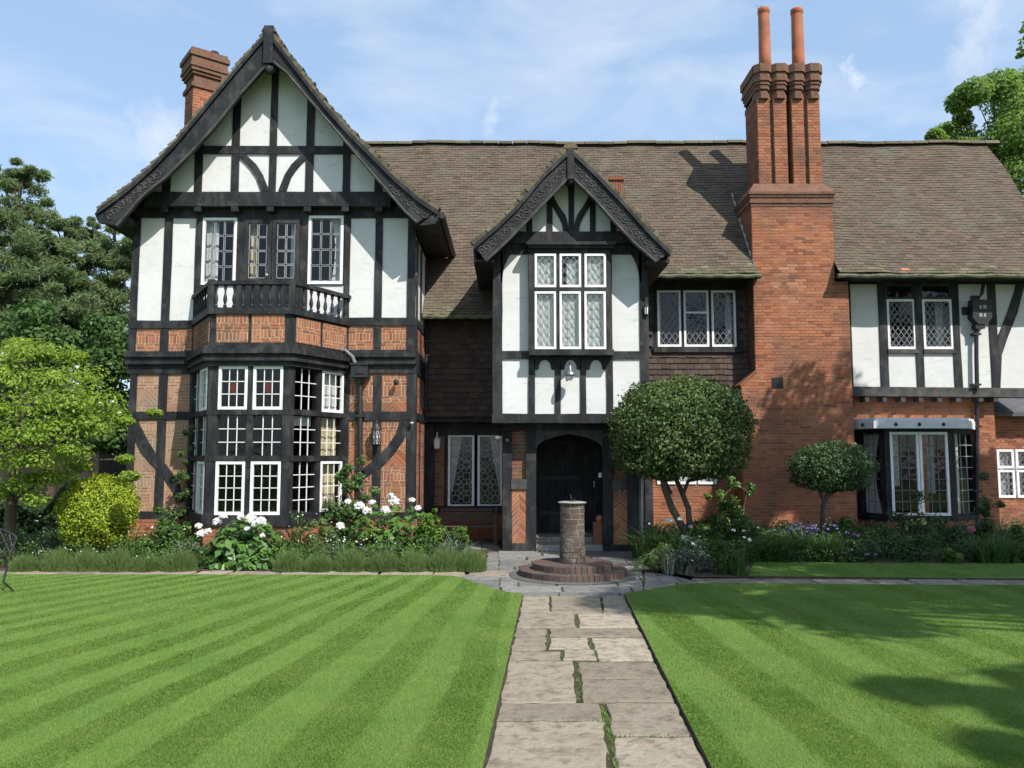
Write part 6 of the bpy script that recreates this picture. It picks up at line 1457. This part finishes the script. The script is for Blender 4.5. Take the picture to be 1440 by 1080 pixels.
def shrub_white(px, py, wpx, hpx, fl, label, ls):
    b = base(px, py); sc_ = b.y/FPX; rx = wpx*sc_/2; h = hpx*sc_; b.y += rx*.35
    t = thing('flowering_shrub', b, label, 'shrub', 'white flowering shrubs in the left bed'); n = int(6.5*wpx)
    d = sph(n); d[:, 2] = np.abs(d[:, 2]); r_ = RNG.uniform(.45, 1, (n, 1)); p = d*r_*np.array([rx, rx*.7, h*.98])+np.array(b); p[:, 2] = np.maximum(p[:, 2], .05)
    leaves('foliage', p, d+np.array([0, -.3, .6])+RNG.normal(0, .5, d.shape), ls, L_['big'], t, .62, .06)
    mb = MB()
    for i in range(10): q = p[i*7]; limb(mb, b, q, .012, .006)
    mb.build('stems', M['bark'], t)
    for x, y, r_ in fl: bloom(t, P(x, y, b.y-rx*.55), r_, L_['white'], 26)
shrub_white(338, 800, 120, 72, [(279, 741, .06), (283, 752, .075), (305, 735, .075), (314, 727, .06), (339, 728, .06), (352, 731, .09), (367, 735, .09), (348, 744, .05), (369, 754, .045), (359, 738, .07), (292, 748, .06)], 'broad leaved shrub with white flower heads below the bay window', .15)
shrub_white(545, 792, 150, 82, [(478, 741, .075), (489, 706, .06), (505, 713, .09), (516, 720, .08), (523, 708, .06), (554, 707, .10), (543, 718, .085), (579, 704, .05), (588, 715, .055), (549, 698, .06)], 'wider broad leaved shrub with white flowers below the black wall lantern', .12)
Q = [  # name, px, py, w, h, label, leaf, n, kind, size, flowers, cat
 ('leafy_plant', 225, 793, 95, 50, 'low leafy plant under the left brick panels of the wing', 'mid', 1800, 'leaf', .06, ('white', 5, .02), 'plant'),
 ('leafy_plant', 215, 784, 95, 58, 'taller green plant against the plinth left of the bay', 'mid', 1600, 'leaf', .065, None, 'plant'),
 ('leafy_plant', 262, 784, 76, 58, 'green plant at the left corner of the bay', 'bright', 1300, 'leaf', .06, None, 'plant'),
 ('leafy_plant', 180, 794, 70, 34, 'low fresh green plant right below the golden bush', 'bright', 1300, 'leaf', .045, None, 'plant'),
 ('leafy_plant', 255, 797, 60, 40, 'grey leaved plant between lavender and bay corner', 'grey', 1100, 'leaf', .045, ('white', 6, .016), 'plant'),
 ('leafy_plant', 390, 783, 60, 48, 'feathery green plant against the plinth of the bay', 'lav', 1300, 'leaf', .04, None, 'plant'),
 ('leafy_plant', 470, 784, 70, 56, 'dense green plant at the foot of the climbing rose', 'mid', 1600, 'leaf', .055, None, 'plant'),
 ('leafy_plant', 508, 796, 70, 42, 'light green plant in front of the wider white flowering shrub', 'bright', 1400, 'leaf', .045, ('white', 8, .016), 'plant'),
 ('leafy_plant', 640, 784, 60, 40, 'small leafy plant beside the bench', 'mid', 900, 'leaf', .05, None, 'plant'),
 ('leafy_plant', 318, 778, 60, 44, 'dark green plant behind the first white flowering shrub', 'mid', 1200, 'leaf', .06, None, 'plant'),
 ('leafy_plant', 375, 776, 60, 42, 'leafy plant hiding the plinth right of the first white flowering shrub', 'bright', 1200, 'leaf', .05, None, 'plant'),
 ('leafy_plant', 200, 772, 60, 50, 'loose green plant under the lower left brick panel', 'mid', 1100, 'leaf', .055, None, 'plant'),
 ('daisy_clump', 55, 794, 90, 40, 'clump of small pale daisies left of the golden bush', 'grey', 1300, 'leaf', .04, ('white', 22, .022), 'flowers'),
 ('daisy_clump', 60, 782, 60, 52, 'dark leafy clump with pink and white flowers behind the daisies', 'mid', 900, 'leaf', .05, ('white', 12, .03), 'flowers'),
 ('leafy_plant', 405, 793, 76, 56, 'fine leaved plant with tiny white flowers below the bay window', 'mid', 1500, 'leaf', .04, ('white', 16, .016), 'plant'),
 ('leafy_plant', 440, 790, 76, 52, 'low grey green plant under the canted bay window', 'lav', 1400, 'leaf', .045, ('white', 10, .016), 'plant'),
 ('leafy_plant', 432, 780, 70, 48, 'spreading green plant at the bay plinth', 'mid', 1000, 'leaf', .06, None, 'plant'),
 ('snowdrop_clump', 478, 796, 70, 40, 'strappy clump with small white bells below the overflow pipe', 'grey', 420, 'strap', .035, ('white', 12, .02), 'flowers'),
 ('snowdrop_clump', 530, 797, 60, 38, 'strappy clump with white bells below the second white flowering shrub', 'grey', 380, 'strap', .035, ('white', 8, .02), 'flowers'),
 ('leafy_plant', 600, 795, 70, 62, 'bright green leafy plant at the corner post of the wing', 'bright', 1700, 'leaf', .06, None, 'plant'),
 ('leafy_plant', 603, 772, 34, 82, 'tall green climber at the foot of the wing corner', 'bright', 900, 'leaf', .065, None, 'plant'),
 ('leafy_plant', 652, 795, 44, 62, 'young rose with lime leaves in front of the bench', 'bright', 620, 'leaf', .055, None, 'rose'),
 ('iris_clump', 630, 797, 60, 48, 'white edged strap leaves in front of the bench', 'grey', 300, 'strap', .045, None, 'plant'),
 ('leafy_plant', 570, 798, 60, 44, 'mixed green foliage under the white flowering shrub', 'mid', 1200, 'leaf', .05, None, 'plant'),
 ('grass_clump', 925, 806, 64, 44, 'grassy green clump at the paved corner right of the porch', 'lav', 1900, 'leaf', .035, None, 'plant'),
 ('leafy_plant', 982, 808, 84, 50, 'loose grey green plant with pale stems beside the stone edging', 'grey', 1700, 'leaf', .042, ('white', 5, .025), 'plant'),
 ('iris_clump', 955, 808, 50, 50, 'thin pale strap leaves at the front of the right bed', 'grey', 170, 'strap', .035, ('white', 2, .03), 'plant'),
 ('leafy_plant', 1030, 809, 66, 50, 'dark leafy clump at the end of the grass strip', 'mid', 1500, 'leaf', .045, None, 'plant'),
 ('iris_clump', 1036, 810, 50, 62, 'strap leaves with white flowers at the end of the grass strip', 'mid', 150, 'strap', .035, ('white', 4, .03), 'plant'),
 ('iris_clump', 925, 790, 70, 62, 'dark strap leaves beneath the large clipped tree', 'dark', 800, 'strap', .05, ('white', 2, .03), 'plant'),
 ('tulip_clump', 960, 792, 60, 60, 'tulips with pale pink and white heads beneath the large clipped tree', 'mid', 500, 'strap', .06, ('white', 3, .05), 'flowers'),
 ('leafy_plant', 1000, 790, 80, 62, 'green leafy plants around the tree stems', 'mid', 1800, 'leaf', .06, None, 'plant'),
 ('leafy_plant', 1040, 788, 80, 78, 'bushy green plant at the foot of the chimney', 'mid', 2200, 'leaf', .055, None, 'plant'),
 ('leafy_plant', 1030, 768, 60, 60, 'dark leafy plant under the climbing rose', 'mid', 1300, 'leaf', .055, None, 'plant'),
 ('leafy_plant', 975, 772, 50, 34, 'lime green leaves at the brick wall behind the tree stems', 'bright', 700, 'leaf', .06, None, 'plant'),
 ('bluebell_clump', 1090, 792, 70, 48, 'strappy bluebell leaves at the edge of the grass strip', 'mid', 800, 'strap', .035, ('white', 2, .03), 'flowers'),
 ('bluebell_clump', 1132, 790, 60, 50, 'bluebells with blue heads in front of the chimney', 'mid', 700, 'strap', .035, ('blue', 34, .022), 'flowers'),
 ('bluebell_clump', 1172, 791, 70, 50, 'bluebells with blue and mauve heads below the small clipped tree', 'mid', 800, 'strap', .035, ('blue', 26, .022), 'flowers'),
 ('leafy_plant', 1110, 777, 90, 46, 'dark shrubby plant at the base of the chimney', 'dark', 1600, 'leaf', .055, None, 'plant'),
 ('purple_perennial', 1218, 793, 64, 34, 'low purple flowered plant right of the bluebells', 'dark', 1000, 'leaf', .04, ('purple', 22, .026), 'flowers'),
 ('leafy_plant', 1215, 780, 90, 46, 'green leafy plant under the left side of the bay window', 'mid', 1800, 'leaf', .06, None, 'plant'),
 ('leafy_plant', 1255, 786, 80, 42, 'dark green mound below the bay window', 'dark', 1500, 'leaf', .05, None, 'plant'),
 ('rose_bush', 1300, 778, 90, 82, 'blue green rose bush in front of the lead roofed bay', 'bluegreen', 2200, 'leaf', .055, None, 'rose'),
 ('leafy_plant', 1300, 792, 90, 40, 'dark low foliage below the rose bush', 'dark', 1500, 'leaf', .05, None, 'plant'),
 ('leafy_plant', 1345, 788, 70, 60, 'dark leafy plant right of the rose bush', 'bluegreen', 1500, 'leaf', .055, None, 'plant'),
 ('peony', 1368, 786, 50, 46, 'peony with one pink bloom near the brick pilaster', 'bluegreen', 700, 'leaf', .06, None, 'flowers'),
 ('leafy_plant', 1345, 795, 60, 26, 'broad low leaves at the edge of the grass strip', 'bright', 260, 'leaf', .09, None, 'plant'),
 ('leafy_plant', 1400, 782, 60, 110, 'tall purplish shrub in front of the far right window', 'dark', 1500, 'leaf', .055, ('purple', 8, .02), 'shrub'),
 ('leafy_plant', 1410, 794, 70, 50, 'green strap leaved plant at the far right of the bed', 'mid', 500, 'strap', .05, None, 'plant'),
 ('leafy_plant', 1450, 792, 60, 60, 'leafy plant cut by the right edge of the picture', 'mid', 1200, 'leaf', .06, None, 'plant'),
]
for (nm, px, py, w_, h_, lb, lf, n, kd, ls, fl, cat) in Q: mound(nm, px, py, w_, h_, lb, lf, n, kd, ls, fl, cat)
bpk = P(1366, 746, 13.0); mb = MB(); pk = thing('peony_bloom', bpk, 'single round pink peony bloom standing above the leaves by the brick pilaster', 'flower'); bloom(pk, bpk, .08, L_['pink'], 26, 'petals'); mb.tube([(bpk.x, bpk.y+.02, 0), (bpk.x, bpk.y, bpk.z)], .006, 5); mb.build('stem', M['bark'], pk)
def climber(name, pts, n, ls, m, label, Y):
    a = P(*pts[0][:2], Y); t = thing(name, (a.x, Y, 0), label, 'climber'); cs = []; mb = MB(); prev = Vector((a.x, Y, 0))
    for px, py, r_ in pts:
        v = P(px, py, Y); limb(mb, prev, v, .014, .010, .08); prev = v
        for _ in range(3): cs.append((v.x+random.gauss(0, r_*.7), Y+random.uniform(-.12, .05), v.z+random.gauss(0, r_*.7), r_*.65))
    mb.build('stems', M['bark'], t); p, nn = clumps(cs, n, .9, .2, .2); leaves('foliage', p, nn+np.array([0, -.6, 0]), ls, L_[m], t, .6)
climber('climbing_rose', [(490, 740, .2), (495, 715, .22), (485, 690, .2), (500, 680, .18), (515, 700, .15), (492, 662, .15), (478, 672, .12), (512, 730, .2)], 75, .06, 'mid', 'climbing rose on the canted side of the bay window', 12.95)
climber('climbing_rose', [(262, 735, .15), (258, 700, .13), (262, 670, .12), (264, 640, .09), (266, 610, .07)], 55, .055, 'mid', 'thin climber in the dark corner left of the bay', 13.2)
climber('climbing_rose', [(1035, 755, .22), (1025, 720, .2), (1015, 700, .12), (1035, 680, .14), (1050, 690, .12), (1045, 725, .18)], 60, .055, 'bright', 'bright leaved climbing rose at the corner of the chimney', 14.9)
# grass plant seeded on the left chimney pot
o = blades('pot_plant', np.array([[pot[0]+random.gauss(0, .03), pot[1]+random.gauss(0, .03), pot[2]-.01] for _ in range(40)]), RNG.uniform(.05, .12, 40), .014, RNG.normal(0, .7, (40, 2)), L_['mid']); tag(o, 'small green plant growing on the rim of the left chimney pot', 'plant')
# low ground cover between the bed plants
def cover(poly, n, label, m='mid', ls=.045, hh=.3):
    xs = [p[0] for p in poly]; ys_ = [p[1] for p in poly]; X = RNG.uniform(min(xs), max(xs), n); Y = RNG.uniform(min(ys_), max(ys_), n); k = inside(poly, X, Y); X, Y = X[k], Y[k]
    h = .02+hh*RNG.random(len(X))**.6*(.4+.6*np.abs(np.sin(X*4.3+Y*3)*np.sin(Y*3.4-X*2))); p = np.stack([X, Y, h], 1); o = leaves('ground_cover', p, RNG.normal(0, .5, p.shape)+np.array([0, -.2, 1]), ls, L_[m]); tag(o, label, 'ground cover', kind='stuff')
cover([(-9, 11.25), (-1.0, 11.25), (-.55, 12.3), (-1.4, 13.0), (-3.0, 12.4), (-4.8, 12.4), (-5.5, 13.4), (-9, 14.8)], 52000, 'low green foliage filling the left flower bed', hh=.40)
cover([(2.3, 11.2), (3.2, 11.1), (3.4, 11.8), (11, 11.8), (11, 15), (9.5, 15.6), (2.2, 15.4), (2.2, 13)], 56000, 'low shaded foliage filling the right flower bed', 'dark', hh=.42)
